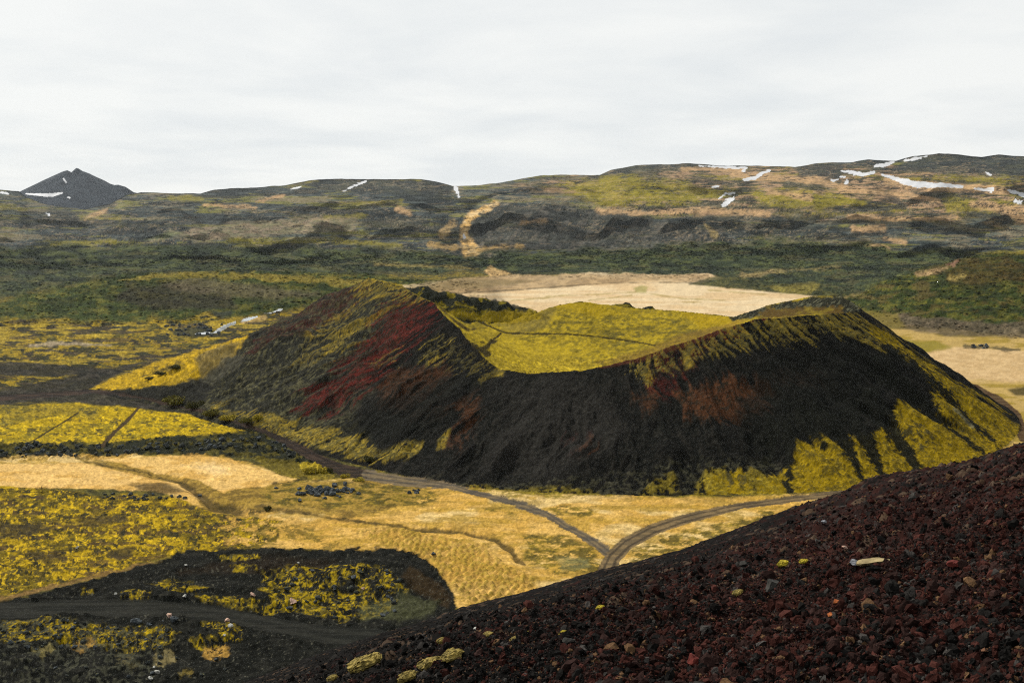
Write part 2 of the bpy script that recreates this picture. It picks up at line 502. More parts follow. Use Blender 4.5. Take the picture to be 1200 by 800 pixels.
# --- dark birch scrub belt at the foot of the range
belt = polymask([(-700, 292), (0, 290), (200, 290), (420, 292), (560, 298), (700, 292), (900, 284), (1000, 288), (1200, 300), (1500, 300), (1900, 300), (1900, 370), (1200, 400), (1040, 365), (980, 350), (900, 340), (850, 330), (700, 324), (600, 324),
                 (560, 318), (400, 322), (220, 322), (110, 330), (0, 352), (-700, 380)], 4, 6)
lay(belt, (54, 62, 44), 1, (78, 84, 50), sstep(-.1, .35, n_s2))
lay(belt * sstep(.0, .4, n_s), (40, 46, 38), .8)
lay(belt * sstep(.3, .55, fbm(U / 30, V / 4, 3, 223)), (92, 88, 56), .5)
lay(strokemask([(440, 310), (520, 312), (560, 316)], 3, 2, 3, n=n_s2), (150, 132, 76), .6)
lay(strokemask([(860, 325), (890, 320), (950, 315), (985, 312)], 3, 1.5, 3, n=n_s2), (150, 134, 84), .6)
# left mound
mnd = polymask([(-700, 372), (0, 352), (60, 340), (110, 328), (160, 322), (220, 320), (300, 320), (420, 322), (560, 332), (560, 345), (430, 345), (300, 372), (180, 380), (0, 385), (-700, 400)], 3, 4, valid=isg)
lay(mnd, (62, 74, 38), 1, (96, 98, 44), sstep(-.15, .3, n_s2))
lay(mnd * sstep(0, .4, n_s), (44, 54, 34), .7)
lay(polymask([(130, 350), (150, 333), (200, 330), (270, 345), (280, 362), (180, 365)], 4, 5), (58, 52, 46), .7)
lay(polymask([(190, 335), (220, 326), (300, 332), (380, 345), (330, 352), (240, 345)], 4, 5), (104, 94, 72), .7)
lay(strokemask([(140, 328), (220, 322), (300, 324), (400, 330), (470, 335)], [3, 5, 7, 9, 8], 2, 4, n=n_s2), (140, 128, 52), .75)
# moor between mound and the black tracks
moor = polymask([(-700, 385), (0, 375), (150, 376), (300, 368), (360, 362), (330, 400), (230, 440), (120, 455), (-700, 470)], 3, 5, valid=isg)
lay(moor, (150, 132, 36), 1, (92, 88, 40), sstep(-.2, .25, n_s2))
lay(moor * sstep(-.02, .12, fbm(U / 16, V / 5, 6, 227, .72)), (46, 48, 38), .9)
lay(moor * sstep(.2, .4, fbm(U / 30, V / 3, 3, 229)), (74, 64, 52), .7)
lay(moor * sstep(.25, .4, fbm(U / 25, V / 3, 3, 231)), (170, 152, 50), .7)
lay(strokemask([(35, 405), (60, 403), (95, 403), (130, 405)], [4, 5, 3, 2], 1.5, 1.5), (158, 142, 116), .9)
lay(polymask([(200, 388), (220, 382), (245, 382), (250, 392), (235, 396), (205, 394)], 2, 4), (46, 50, 42), .9)
lay(polymask([(250, 366), (270, 362), (275, 370), (255, 374)], 2, 3), (56, 60, 50), .9)
lay(strokemask([(285, 376), (310, 372)], 5, 1.5, 2), (176, 150, 96), .8)

# --- pale dry fields behind the cone
fld = polymask([(400, 345), (440, 338), (540, 328), (600, 323), (700, 321), (830, 321), (845, 326), (815, 333), (860, 337), (940, 345), (1000, 352), (1060, 375), (1010, 400), (860, 420), (600, 420), (500, 380), (430, 360)], 1.5, 3, valid=isg)
lay(fld, (222, 192, 146), 1, (232, 208, 166), sstep(-.3, .3, fbm(U / 50, V / 3, 3, 233)))
lay(polymask([(430, 350), (540, 326), (600, 322), (700, 322), (830, 322), (830, 328), (720, 331), (660, 336), (600, 341), (500, 346)], 1.5, 2, valid=isg), (150, 124, 88), .8, (186, 156, 112), sstep(-.2, .3, n_s2))
lay(polymask([(440, 345), (500, 330), (560, 326), (640, 328), (600, 334), (530, 340)], 2, 3), (112, 100, 62), .6)
lay(strokemask([(480, 346), (600, 340), (680, 334), (720, 331), (800, 331), (860, 334)], 1.2, .8, 1), (96, 84, 62), .7)
lay(polymask([(742, 337), (752, 334), (760, 336), (757, 343), (745, 343)], 1.5, 1), (166, 160, 92), .8)
for pts in ([(640, 347), (700, 345), (745, 342)], [(760, 344), (800, 350), (850, 352)], [(690, 352), (740, 346)], [(800, 354), (822, 354)], [(830, 340), (900, 345)], [(600, 352), (650, 348)]):
    lay(strokemask(pts, 1.2, .9, 1), (176, 156, 96), .7)
lay(polymask([(568, 318), (575, 311), (583, 316), (600, 321), (575, 324)], 1.5, 1.5), (190, 158, 104), .9)
lay(polymask([(808, 333), (850, 321), (900, 330), (950, 338), (1000, 340), (1000, 352), (930, 344), (860, 338)], 1.5, 2.5), (54, 60, 38), .9, (86, 86, 48), sstep(-.1, .3, n_s2))
lay(polymask([(900, 336), (935, 330), (960, 334), (950, 345), (915, 344)], 2, 3), (132, 124, 56), .7)
lay(strokemask([(870, 322), (890, 322), (905, 317)], 4, 1.5, 2), (160, 140, 92), .6)
lay(strokemask([(990, 350), (1015, 344), (1040, 340)], 3, 1.5, 2), (178, 154, 96), .7)

# --- hill on the right
hr = polymask([(985, 352), (1040, 328), (1080, 315), (1120, 304), (1160, 298), (1200, 297), (1500, 285), (1900, 290), (1900, 400), (1200, 395), (1100, 388), (1040, 380)], 3, 4, valid=isg)
lay(hr, (56, 68, 32), 1, (92, 94, 38), sstep(-.15, .3, n_s2))
lay(hr * sstep(-.1, .3, n_s), (44, 50, 32), .75)
lay(hr * sstep(.15, .4, fbm(U / 20, V / 6, 4, 235)), (92, 82, 44), .7)
lay(polymask([(1110, 318), (1135, 306), (1180, 302), (1200, 310), (1210, 330), (1140, 335), (1110, 328)], 4, 5), (82, 68, 34), .7, (54, 50, 30), sstep(-.2, .3, n_mid))
lay(strokemask([(1112, 326), (1130, 323)], 6, 2, 2), (152, 136, 76), .8)
lay(strokemask([(1075, 322), (1095, 318), (1110, 314)], 4, 2, 2), (170, 140, 100), .7)
lay(polymask([(1105, 310), (1125, 304), (1118, 314)], 1.5, 2), (150, 110, 92), .7)
# fields right of the cone
fr = polymask([(1000, 372), (1040, 378), (1100, 386), (1200, 394), (1900, 400), (1900, 520), (1000, 520)], 2, 3, valid=isg & ~in_cone)
lay(fr, (190, 164, 96), 1, (162, 142, 62), sstep(-.2, .3, fbm(U / 30, V / 4, 3, 237)))
lay(polymask([(1010, 376), (1050, 368), (1110, 372), (1170, 377), (1400, 380), (1400, 396), (1200, 397), (1100, 392), (1050, 386)], 2, 3, valid=isg & ~in_cone), (88, 78, 62), .85, (112, 98, 80), sstep(-.2, .3, n_s2))
lay(polymask([(1000, 366), (1050, 370), (1060, 385), (1040, 386)], 3, 4, valid=isg & ~in_cone), (122, 112, 52), .85)
lay(polymask([(1050, 398), (1095, 400), (1115, 408), (1080, 415), (1060, 412)], 2, 3, valid=isg & ~in_cone), (140, 132, 46), .9)
lay(polymask([(1072, 416), (1120, 408), (1210, 410), (1400, 412), (1400, 442), (1200, 448), (1120, 444), (1095, 432)], 2, 3, valid=isg & ~in_cone), (218, 186, 136), .95, (204, 172, 122), sstep(-.2, .3, n_s2))
lay(strokemask([(1130, 405), (1165, 408), (1195, 410)], 3, 1.5, 3, n=n_s2, valid=isg), (60, 58, 46), .8)
lay(polymask([(1180, 456), (1200, 452), (1400, 452), (1400, 470), (1190, 464)], 2, 3, valid=isg & ~in_cone), (72, 66, 38), .9)

# --- black tracks and flats left of the cone
BLK = (42, 42, 38)
for poly in ([(-700, 430), (0, 424), (40, 425), (85, 428), (120, 432), (150, 436), (130, 440), (60, 440), (0, 441), (-700, 450)],
             [(-700, 465), (0, 458), (60, 446), (110, 436), (200, 415), (260, 400), (290, 396), (250, 408), (170, 425), (120, 445), (110, 455), (160, 470), (250, 482), (230, 490), (120, 476), (60, 472), (0, 474), (-700, 490)]):
    lay(polymask(poly, 1.5, 3, valid=isg), BLK, .95, (66, 62, 54), sstep(-.2, .3, n_s2))
apron = polymask([(106, 456), (150, 440), (190, 425), (255, 405), (290, 402), (262, 420), (235, 440), (200, 452), (150, 458)], 1.5, 3, valid=isg)
lay(apron, (184, 160, 34), 1, (160, 140, 36), sstep(-.2, .3, n_fin))
lay(polymask([(168, 437), (185, 431), (210, 425), (216, 432), (190, 440)], 2, 3), (92, 84, 40), .8)
lay(polymask([(225, 422), (262, 408), (280, 404), (250, 430), (225, 432)], 3, 3, valid=isg), (96, 88, 66), .6)
# --- yellow moss fields
my = polymask([(-700, 480), (0, 476), (80, 472), (160, 478), (240, 486), (290, 502), (280, 512), (180, 520), (120, 522), (0, 526), (-700, 530)], 1.5, 3, valid=isg)
lay(my, (178, 158, 26), 1, (142, 130, 34), sstep(-.1, .3, n_mid))
lay(my * sstep(.15, .28, fbm(U / 9, V / 4, 5, 239, .7)), (72, 68, 40), .75)
lay(my * sstep(.2, .3, fbm(U / 5, V / 3, 4, 240, .7)), (204, 180, 30), .8)
lay(my * polymask([(0, 474), (120, 476), (110, 490), (60, 486), (0, 500)], 3, 5), (96, 92, 48), .5)
lb = polymask([(-700, 525), (0, 518), (60, 519), (120, 519), (200, 513), (260, 508), (300, 503), (340, 515), (390, 540), (380, 556), (330, 545), (290, 535), (200, 534), (100, 538), (0, 540), (-700, 545)], 1.5, 3, valid=isg)
lay(lb, (44, 46, 34), 1, (84, 80, 36), sstep(.0, .3, fbm(U / 9, V / 4, 3, 241)))
lay(polymask([(300, 535), (340, 540), (392, 545), (385, 558), (340, 556), (310, 548)], 2, 4), (108, 100, 36), .8)
lay(polymask([(350, 544), (372, 540), (388, 546), (380, 554), (355, 553)], 1.5, 2), (176, 160, 44), .9)
STRAW, STRAW2 = (222, 184, 98), (206, 168, 78)
sf = polymask([(-700, 545), (0, 536), (100, 534), (200, 533), (260, 535), (300, 545), (350, 565), (440, 560), (540, 570), (640, 580), (860, 582), (1000, 578), (1190, 520), (1300, 560), (1100, 700), (800, 700), (560, 720), (470, 690), (400, 645), (300, 640),
              (240, 600), (180, 572), (0, 570), (-700, 590)], 2, 3, valid=isg & (~in_cone))
lay(sf, STRAW, 1, STRAW2, sstep(-.25, .3, n_mid + .6 * n_s2))
lay(sf * sstep(.2, .5, fbm(X / 22, Y / 22, 3, 243)), (232, 204, 138), .75)
lay(sf * sstep(.02, .2, fbm(U / 45, V / 7, 5, 245, .65)), (184, 154, 60), .7)
lay(sf * sstep(.2, .4, fbm(U / 20, V / 3, 3, 247)), (150, 128, 56), .5)
lay(polymask([(90, 538), (130, 539), (200, 553), (262, 570), (345, 563), (430, 563), (505, 570), (490, 588), (420, 605), (330, 601), (285, 605), (245, 598), (222, 577), (180, 564), (120, 552)], 1.5, 4, n=WI, valid=isg & ~in_cone), (158, 134, 58), .9, (118, 100, 48), sstep(-.1, .15, n_s2))
lay(polymask([(-700, 545), (0, 543), (95, 543), (125, 549), (165, 557), (205, 563), (228, 573), (240, 585), (215, 581), (180, 575), (100, 572), (45, 572), (0, 568), (-700, 590)], 1, 1.5, n=WI, valid=isg), (232, 194, 116), 1, (216, 176, 92), sstep(-.1, .3, n_mid))
lay(polymask([(122, 539), (170, 536), (222, 533), (268, 537), (300, 549), (348, 561), (320, 566), (285, 571), (262, 577), (232, 562), (200, 555), (160, 549)], 1, 1.5, n=WI, valid=isg), (234, 196, 116), 1, (216, 176, 92), sstep(-.1, .3, n_mid))
lay(polymask([(215, 545), (250, 540), (275, 550), (250, 556)], 4, 4, n=WI, valid=isg), (240, 208, 146), .7)
# channel between the two pale fields
for pts, w in (([(100, 541), (130, 548), (180, 555), (210, 562), (232, 578), (250, 592), (285, 598), (310, 600)], [2, 2, 3, 5, 7, 9, 8, 4]), ([(300, 592), (330, 598), (400, 608), (440, 615)], 3), ([(320, 566), (350, 563)], 2),
               ([(440, 614), (480, 619), (540, 622), (580, 632), (600, 645), (606, 656), (615, 662)], [3, 4, 4, 5, 6, 5, 3])):
    lay(strokemask(pts, w, 1.2, 2, valid=isg), (92, 78, 44), .85, (60, 54, 34), sstep(0, .4, n_fin))
lay(polymask([(560, 585), (620, 590), (640, 605), (600, 600)], 2, 3, valid=isg), (176, 148, 56), .5)
for poly in ([(640, 592), (690, 594), (692, 604), (650, 604)], [(612, 628), (660, 628), (700, 645), (700, 660), (640, 668), (615, 655)], [(560, 592), (600, 598), (605, 604), (575, 600)],
             [(305, 575), (330, 565), (430, 565), (520, 575), (500, 590), (400, 595), (320, 592)], [(740, 645), (800, 620), (900, 600), (960, 596), (880, 625), (800, 650), (740, 665)],
             [(640, 655), (690, 652), (720, 668), (660, 672)]):
    lay(polymask(poly, 3, 8, valid=isg) * sstep(-.25, .0, n_s2 + .4 * n_fin), (140, 124, 44), .9, (92, 86, 40), sstep(-.1, .3, n_s2))
lay(polymask([(650, 655), (665, 650), (690, 655), (692, 665), (660, 668)], 3, 3, valid=isg), (136, 134, 92), .5)
# tussocks
tus = polymask([(400, 620), (480, 622), (570, 640), (600, 670), (640, 680), (560, 715), (530, 690), (480, 650)], 3, 4, valid=isg)
w1, w2, wv = worley(X / 2.3, Y / 2.3, 61)
lay(tus * sstep(.45, .25, w1) * (wv > .3), (178, 156, 62), .7)
lay(tus * sstep(.45, .7, w1), (152, 122, 56), .6)
# moss field lower left
ml = polymask([(-700, 590), (0, 570), (60, 572), (120, 580), (200, 582), (245, 598), (290, 603), (330, 612), (325, 630), (300, 641), (200, 650), (150, 664), (60, 686), (0, 698), (-700, 760)], 1.5, 3.5, valid=isg)
lay(ml, (172, 150, 26), 1, (118, 106, 30), sstep(-.25, .2, n_mid + .4 * n_s2))
lay(ml * sstep(-.02, .12, fbm(U / 16, V / 6, 6, 249, .72)), (80, 72, 36), .75)
lay(ml * sstep(.15, .35, fbm(U / 38, V / 6, 4, 251)), (84, 68, 44), .75)
lay(ml * sstep(.2, .3, fbm(U / 8, V / 4.5, 5, 253, .7)), (46, 46, 34), .85)
lay(ml * sstep(.25, .35, fbm(U / 5, V / 3, 4, 254, .7)), (206, 180, 30), .8)
for poly in ([(75, 612), (110, 604), (150, 603), (150, 610), (110, 617)], [(0, 615), (50, 612), (60, 622), (20, 632), (0, 632)], [(120, 645), (160, 640), (150, 655), (130, 655)], [(30, 648), (70, 645), (80, 655), (50, 658)],
             [(150, 568), (200, 566), (235, 580), (180, 580)]):
    lay(polymask(poly, 3, 4, valid=isg), (66, 58, 40), .8)
lay(strokemask([(0, 702), (60, 688), (110, 675), (160, 664), (200, 656)], 5, 2, 3, valid=isg), (140, 112, 64), .8)
lay(polymask([(262, 602), (290, 596), (350, 604), (350, 648), (290, 650), (270, 632)], 6, 16, valid=isg) * sstep(-.1, .05, fbm(U / 11, V / 4, 5, 256, .7)), STRAW, .9, STRAW2, sstep(-.2, .2, n_mid))
lay(polymask([(225, 596), (330, 604), (400, 640), (300, 645)], 8, 14, valid=isg) * sstep(.1, .2, fbm(U / 11, V / 4, 5, 258, .7)), (112, 100, 42), .7)
# black lava flat bottom left
blk = polymask([(-700, 800), (-300, 740), (0, 705), (60, 691), (130, 674), (190, 655), (210, 646), (300, 642), (400, 643), (455, 642), (475, 645), (492, 653), (506, 663), (518, 675), (528, 688), (534, 701), (534, 718), (560, 830), (-700, 900)], 1.2, 2.5, n=WI, valid=isg)
lay(blk, (26, 27, 23), 1, (38, 38, 33), sstep(0, .4, n_fin))
lay(polymask([(210, 668), (250, 655), (330, 650), (400, 655), (380, 668), (300, 672)], 4, 5, valid=isg) * blk, (42, 34, 24), .7)
lay(polymask([(480, 665), (510, 680), (530, 700), (525, 715), (500, 700), (470, 680)], 3, 3, valid=isg) * blk, (58, 46, 28), .8)
YM = (168, 150, 24)
mossy = fbm(U / 7, V / 4.0, 6, 255, .75)
for poly, rr in (([(140, 697), (160, 690), (178, 694), (170, 703), (145, 703)], 4), ([(170, 684), (205, 678), (245, 688), (235, 696), (200, 694)], 5), ([(225, 700), (260, 698), (300, 704), (330, 712), (320, 716), (270, 710)], 4),
                 ([(310, 672), (350, 664), (400, 664), (420, 672), (400, 690), (350, 690), (305, 685)], 6), ([(300, 690), (340, 690), (400, 688), (440, 695), (470, 700), (440, 722), (400, 725), (355, 716), (330, 715)], 6),
                 ([(410, 665), (450, 668), (475, 690), (450, 700), (420, 690)], 6), ([(95, 688), (108, 688), (110, 693), (96, 694)], 2), ([(270, 662), (290, 661), (300, 668), (275, 672)], 4),
                 ([(0, 727), (60, 726), (140, 730), (215, 740), (190, 760), (150, 765), (60, 755), (0, 750)], 5), ([(235, 727), (262, 726), (285, 735), (282, 748), (262, 748), (240, 732)], 3), ([(222, 750), (250, 748), (262, 756), (235, 758)], 3),
                 ([(255, 650), (300, 649), (304, 654), (260, 655)], 2)):
    lay(polymask(poly, 2, rr, valid=isg) * sstep(-.12, .12, mossy), YM, .95, (98, 90, 32), sstep(-.1, .2, fbm(U / 4, V / 2.6, 3, 262, .7)))
for poly, c in (([(240, 755), (266, 753), (268, 766), (250, 774), (240, 768)], (176, 142, 66)), ([(182, 765), (202, 760), (205, 770), (190, 778), (180, 775)], (136, 124, 82)), ([(86, 757), (108, 752), (112, 758), (95, 764)], (150, 122, 62)),
                ([(40, 765), (60, 758), (64, 762), (48, 771)], (136, 126, 76)), ([(136, 770), (155, 766), (165, 775), (150, 781), (138, 778)], (96, 90, 62)), ([(210, 785), (225, 783), (226, 788), (212, 789)], (110, 98, 44))):
    lay(polymask(poly, 2, 5, n=mossy, valid=isg) * sstep(-.35, -.1, mossy), c, .9)
lay(polymask([(430, 705), (470, 695), (515, 705), (510, 720), (460, 728), (420, 724)], 4, 6, valid=isg) * blk, (76, 78, 52), .7)
lay(blk * sstep(.55, .65, fbm(U / 3.0, V / 2.0, 4, 257, .7)), (100, 98, 84), .6)
lay(polymask([(0, 725), (130, 728), (200, 735), (180, 800), (-300, 800), (-300, 730)], 3, 4, valid=isg) * sstep(.15, .35, fbm(U / 5, V / 3, 3, 259)), (72, 72, 58), .8)

# --- scoria cone --------------------------------------------------------------
arc = th * 175.0
down = r_ - rc_
_wx = 7 * fbm(X / 22, Y / 22, 3, 299)
stk = fbm((arc + _wx) / 2.4, down / 20.0, 5, 301, .62).astype(F32)         # drawn out down the slope
stk2 = fbm((arc + _wx) / 10.0, down / 40.0, 4, 303).astype(F32)
spk = fbm(X / 2.0, Y / 2.0, 4, 305, .7).astype(F32)
oc = outer * ones
lay(oc, (23, 24, 21), 1, (36, 35, 31), sstep(-.1, .5, spk + .5 * stk))
lay(oc * sstep(.1, .3, stk2), (23, 23, 21), .7)
lay(oc * sstep(.2, .35, fbm(X / 1.3, Y / 1.3, 3, 335, .7)), (60, 57, 50), .22)
lay(oc * sstep(.18, .3, stk * .8 + .4 * fbm(X / 3, Y / 3, 3, 339, .7)), (46, 44, 39), .4)
# left flank: grey-green lichen over cinders
lf = polymask([(150, 465), (230, 438), (290, 400), (380, 345), (440, 330), (500, 350), (450, 420), (400, 480), (440, 520), (420, 530), (330, 510), (200, 480)], 12, 14, n=stk, valid=outer)
lay(lf, (62, 62, 52), .65, (80, 78, 60), sstep(-.2, .4, spk))
lay(lf * sstep(-.05, .1, stk * .5 + spk * .8), (104, 100, 68), .6)
lay(lf * sstep(-.02, .1, fbm(X / 2.4, Y / 2.4, 4, 337, .7)), (34, 35, 30), .7)
lay(lf * sstep(.25, .45, stk), (36, 36, 32), .8)
lay(polymask([(200, 448), (240, 428), (270, 415), (290, 420), (240, 450)], 5, 5, valid=outer), (80, 78, 66), .7)
# reds
RED = (98, 36, 29)
for poly, op in (([(448, 352), (470, 345), (505, 350), (518, 366), (502, 385), (470, 412), (448, 440), (420, 452), (392, 482), (362, 482), (345, 476), (380, 445), (408, 415), (430, 388)], .85),
                 ([(395, 336), (420, 330), (440, 340), (380, 372), (330, 400), (290, 418), (310, 392), (350, 362)], .35),
                 ([(770, 405), (800, 396), (840, 390), (830, 410), (800, 440), (785, 470), (760, 450)], .5), ([(820, 395), (870, 372), (905, 368), (880, 382), (840, 400)], .75),
                 ([(660, 515), (690, 505), (685, 530), (670, 540)], .3)):
    lay(polymask(poly, 5, 14, n=stk, valid=outer) * sstep(-.5, .05, stk + spk * .6), RED, op, (50, 27, 24), sstep(-.3, .3, spk))
lay(polymask([(700, 430), (800, 400), (870, 375), (870, 380), (800, 408), (740, 426)], 1.5, 2, valid=in_cone), (88, 50, 34), .7)
OR = (98, 62, 38)
for poly, op in (([(455, 440), (520, 425), (530, 440), (500, 470), (465, 485), (450, 470)], .5), ([(535, 470), (560, 465), (560, 485), (545, 515)], .6), ([(470, 490), (530, 470), (520, 485), (480, 500)], .5),
                 ([(790, 460), (860, 440), (905, 445), (900, 475), (860, 490), (810, 490)], .7), ([(745, 465), (770, 460), (765, 480)], .5), ([(675, 525), (695, 512), (695, 530), (680, 535)], .7), ([(900, 440), (950, 430), (960, 450), (910, 460)], .3),
                 ([(520, 520), (540, 510), (540, 530)], .5)):
    lay(polymask(poly, 6, 14, n=stk, valid=outer), OR, op * .9, (58, 44, 30), sstep(-.1, .4, spk))
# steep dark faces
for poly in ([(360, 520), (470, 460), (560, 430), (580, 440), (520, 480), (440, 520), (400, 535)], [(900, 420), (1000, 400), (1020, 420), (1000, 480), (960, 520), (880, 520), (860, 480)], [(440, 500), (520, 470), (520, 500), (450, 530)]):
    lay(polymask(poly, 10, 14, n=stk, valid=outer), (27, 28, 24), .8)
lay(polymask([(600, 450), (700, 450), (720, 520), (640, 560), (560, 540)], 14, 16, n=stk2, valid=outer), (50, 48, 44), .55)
# moss on the outer side
MS, MS2 = (150, 134, 48), (98, 92, 48)
def moss(poly, op=.9, soft=3, rough=10, thr=-.2, n=None):
    m = polymask(poly, soft, rough, n=stk if n is None else n, valid=outer) * sstep(thr - .12, thr + .12, stk * .7 + spk * .7)
    lay(m, MS, op, MS2, sstep(-.2, .4, spk))
moss([(405, 330), (430, 322), (470, 332), (500, 348), (490, 352), (450, 350), (420, 345)], .8, thr=-.1)
moss([(385, 385), (420, 372), (425, 392), (395, 412), (375, 405)], .75, thr=-.1)
moss([(350, 400), (420, 350), (470, 350), (440, 385), (380, 420), (340, 425)], .6, thr=.12)
moss([(435, 425), (460, 410), (470, 400), (465, 425)], .5, thr=.1)
moss([(495, 405), (520, 390), (530, 400), (510, 425), (490, 425)], .7, thr=.05)
moss([(505, 425), (530, 405), (575, 430), (590, 440), (570, 445)], .4, thr=.2)
moss([(585, 432), (592, 436), (588, 443), (580, 441)], .9, thr=-.6, rough=2)
moss([(430, 515), (400, 505), (330, 490), (270, 478), (250, 480), (330, 512), (400, 530), (440, 545), (440, 530)], .9, thr=-.3)
moss([(440, 535), (470, 520), (495, 515), (495, 525), (480, 535), (450, 545)], .9, thr=-.4, rough=4)
moss([(512, 515), (525, 510), (520, 525), (512, 528)], .9, thr=-.3, rough=4)
moss([(735, 430), (790, 405), (850, 385), (900, 372), (960, 370), (1000, 365), (1030, 385), (1060, 405), (1040, 415), (1000, 392), (940, 398), (900, 402), (860, 410), (800, 425), (760, 440)], .75, rough=16, thr=.02)
moss([(850, 385), (900, 375), (1005, 366), (1015, 380), (950, 385), (880, 395)], .5, rough=8, thr=-.15)
moss([(800, 410), (808, 410), (812, 430), (802, 432)], .9, thr=-.5, rough=2)
# yellow right flank with black cinder runs
flank = [(1015, 378), (1040, 392), (1060, 405), (1110, 445), (1160, 475), (1200, 505), (1300, 560), (1000, 585), (820, 585), (830, 560), (870, 550), (900, 562), (920, 545), (935, 520), (960, 508), (985, 520),
         (1000, 515), (1015, 520), (1045, 495), (1050, 470), (1070, 470), (1100, 490), (1095, 460), (1070, 430), (1035, 405)]
ym = polymask(flank, 3, 9, n=stk, valid=outer)
lay(ym, (152, 134, 24), 1, (104, 94, 32), sstep(-.05, .4, spk + .4 * n_mid))
edge_n = (stk * .5 + spk * .5 + .6 * fbm(X / 1.6, Y / 1.6, 3, 345, .7)).astype(F32)
for pts, w in (([(960, 490), (985, 515), (1002, 543), (1013, 568)], [34, 24, 13, 6]), ([(995, 490), (1015, 520), (1030, 545), (1039, 566)], [30, 22, 14, 6]), ([(1018, 470), (1045, 505), (1063, 530), (1079, 556)], [40, 26, 18, 7]),
               ([(1030, 430), (1075, 466), (1110, 495), (1135, 515), (1152, 532)], [30, 15, 11, 8, 4]), ([(1040, 410), (1080, 442), (1115, 472), (1145, 500), (1172, 522)], [16, 11, 10, 9, 4]), ([(1052, 408), (1085, 436), (1102, 452)], [5, 3, 1]),
               ([(925, 500), (924, 530), (927, 566)], [22, 11, 6]), ([(905, 500), (900, 530), (884, 562)], [26, 14, 6]), ([(940, 490), (955, 508), (968, 530)], [26, 14, 3]), ([(880, 562), (885, 574)], 9), ([(921, 562), (926, 573)], 12), ([(818, 570), (826, 579)], 9),
               ([(1066, 425), (1096, 450), (1120, 470)], [6, 4, 1])):
    lay(strokemask(pts, np.array(w) * .82, 1.4, 5.5, n=edge_n, valid=outer), (28, 29, 24), .97)
lay(ym * polymask([(1040, 490), (1080, 500), (1100, 525), (1080, 530), (1050, 505)], 3, 8) * sstep(.1, .3, spk + stk * .5), (66, 64, 44), .7)
lay(strokemask([(1118, 482), (1140, 500)], 3, 1, 1, valid=outer), (120, 116, 92), .7)
# grey debris and moss at the foot
ft = polymask([(700, 560), (800, 545), (900, 530), (930, 540), (900, 560), (830, 582), (600, 582), (520, 575), (430, 552), (560, 565)], 4, 6, valid=isg)
lay(ft * sstep(.0, .3, spk + n_s2 * .4), (84, 82, 62), .5)
for poly in ([(825, 552), (850, 548), (855, 580), (815, 582), (812, 570)], [(880, 548), (915, 556), (915, 580), (870, 580)], [(760, 568), (790, 562), (800, 580), (750, 580)], [(540, 570), (600, 572), (700, 578), (640, 584), (560, 580)]):
    lay(polymask(poly, 3, 5, valid=isg) * sstep(-.3, 0, spk), (140, 128, 40), .7)
# inside the bowl
ic = inside * ones
lay(ic, (190, 172, 44), 1, (168, 152, 42), sstep(-.3, .3, n_mid))
gr = fbm(U / 5, V / 2.0, 3, 307)
lay(ic * sstep(-.25, .35, gr) * (1 - polymask([(560, 395), (600, 390), (700, 440), (560, 445)], 12, 6)), (122, 114, 44), .7)
lay(ic * sstep(.1, .3, fbm(U / 9, V / 2.5, 3, 309)) * polymask([(600, 400), (640, 372), (680, 358), (850, 378), (860, 390), (740, 412), (680, 400)], 10, 8), (84, 82, 44), .6)
lay(polymask([(585, 380), (620, 368), (650, 360), (640, 385), (605, 392)], 4, 4, valid=inside), (136, 124, 66), .6)
lay(polymask([(800, 366), (870, 372), (868, 385), (820, 384)], 4, 4, valid=inside), (176, 156, 30), .8)
lay(polymask([(645, 356), (690, 352), (715, 362), (730, 370), (700, 372), (670, 362)], 4, 4, valid=inside), (186, 166, 34), .7)
lay(polymask([(700, 425), (800, 392), (870, 372), (880, 375), (810, 402), (740, 425)], 3, 3, valid=inside), (120, 96, 50), .6)
lay(polymask([(540, 400), (556, 402), (590, 400), (588, 395), (578, 400), (573, 418), (584, 430), (560, 415)], 2, 5, n=WC, valid=in_cone), (42, 38, 28), .9)
lay(strokemask([(512, 356), (535, 378), (548, 386), (570, 384)], 2.5, 1.2, 1.5, valid=in_cone), (60, 48, 32), .8)
# brown bowl inside the right summit
lay(polymask([(872, 366), (900, 358), (950, 350), (985, 348), (1005, 358), (1008, 368), (950, 369), (890, 374)], 1.5, 2, valid=inside), (82, 66, 36), .95, (116, 104, 40), sstep(.1, .4, n_s2))
lay(polymask([(855, 372), (880, 362), (920, 353), (950, 348), (985, 346), (1002, 354), (1008, 364), (990, 366), (985, 358), (940, 360), (900, 362), (880, 374), (858, 376)], 1.5, 2.5, n=WC, valid=in_cone), (36, 38, 31), .97, (96, 96, 76), sstep(.2, .4, spk))
# apron of bright moss at the left foot
apr = polymask([(104, 456), (140, 441), (185, 425), (225, 412), (262, 402), (290, 396), (282, 408), (258, 422), (236, 436), (205, 450), (160, 458)], 1.5, 2.5, n=WI, valid=isg)
lay(apr, (192, 164, 34), 1, (160, 138, 36), sstep(-.2, .3, n_fin))
lay(polymask([(168, 438), (185, 431), (210, 425), (218, 432), (190, 441)], 2, 4, n=WI), (84, 76, 40), .8)
lay(polymask([(226, 424), (256, 410), (284, 404), (262, 424), (238, 436)], 3, 4, n=WI, valid=isg), (98, 90, 66), .75)
lay(polymask([(110, 458), (160, 458), (205, 452), (236, 440), (250, 446), (240, 470), (170, 472)], 2, 3, n=WI, valid=isg), (40, 40, 36), .9)
lump_z = polymask([(476, 338), (520, 342), (575, 350), (620, 362), (645, 372), (600, 379), (540, 377), (510, 362)], 2, 3, n=WC, valid=isg & (Y > 640))
lay(lump_z, (40, 42, 34), .95, (132, 120, 34), sstep(.12, .22, fbm(U / 16, V / 7, 4, 313, .6)))
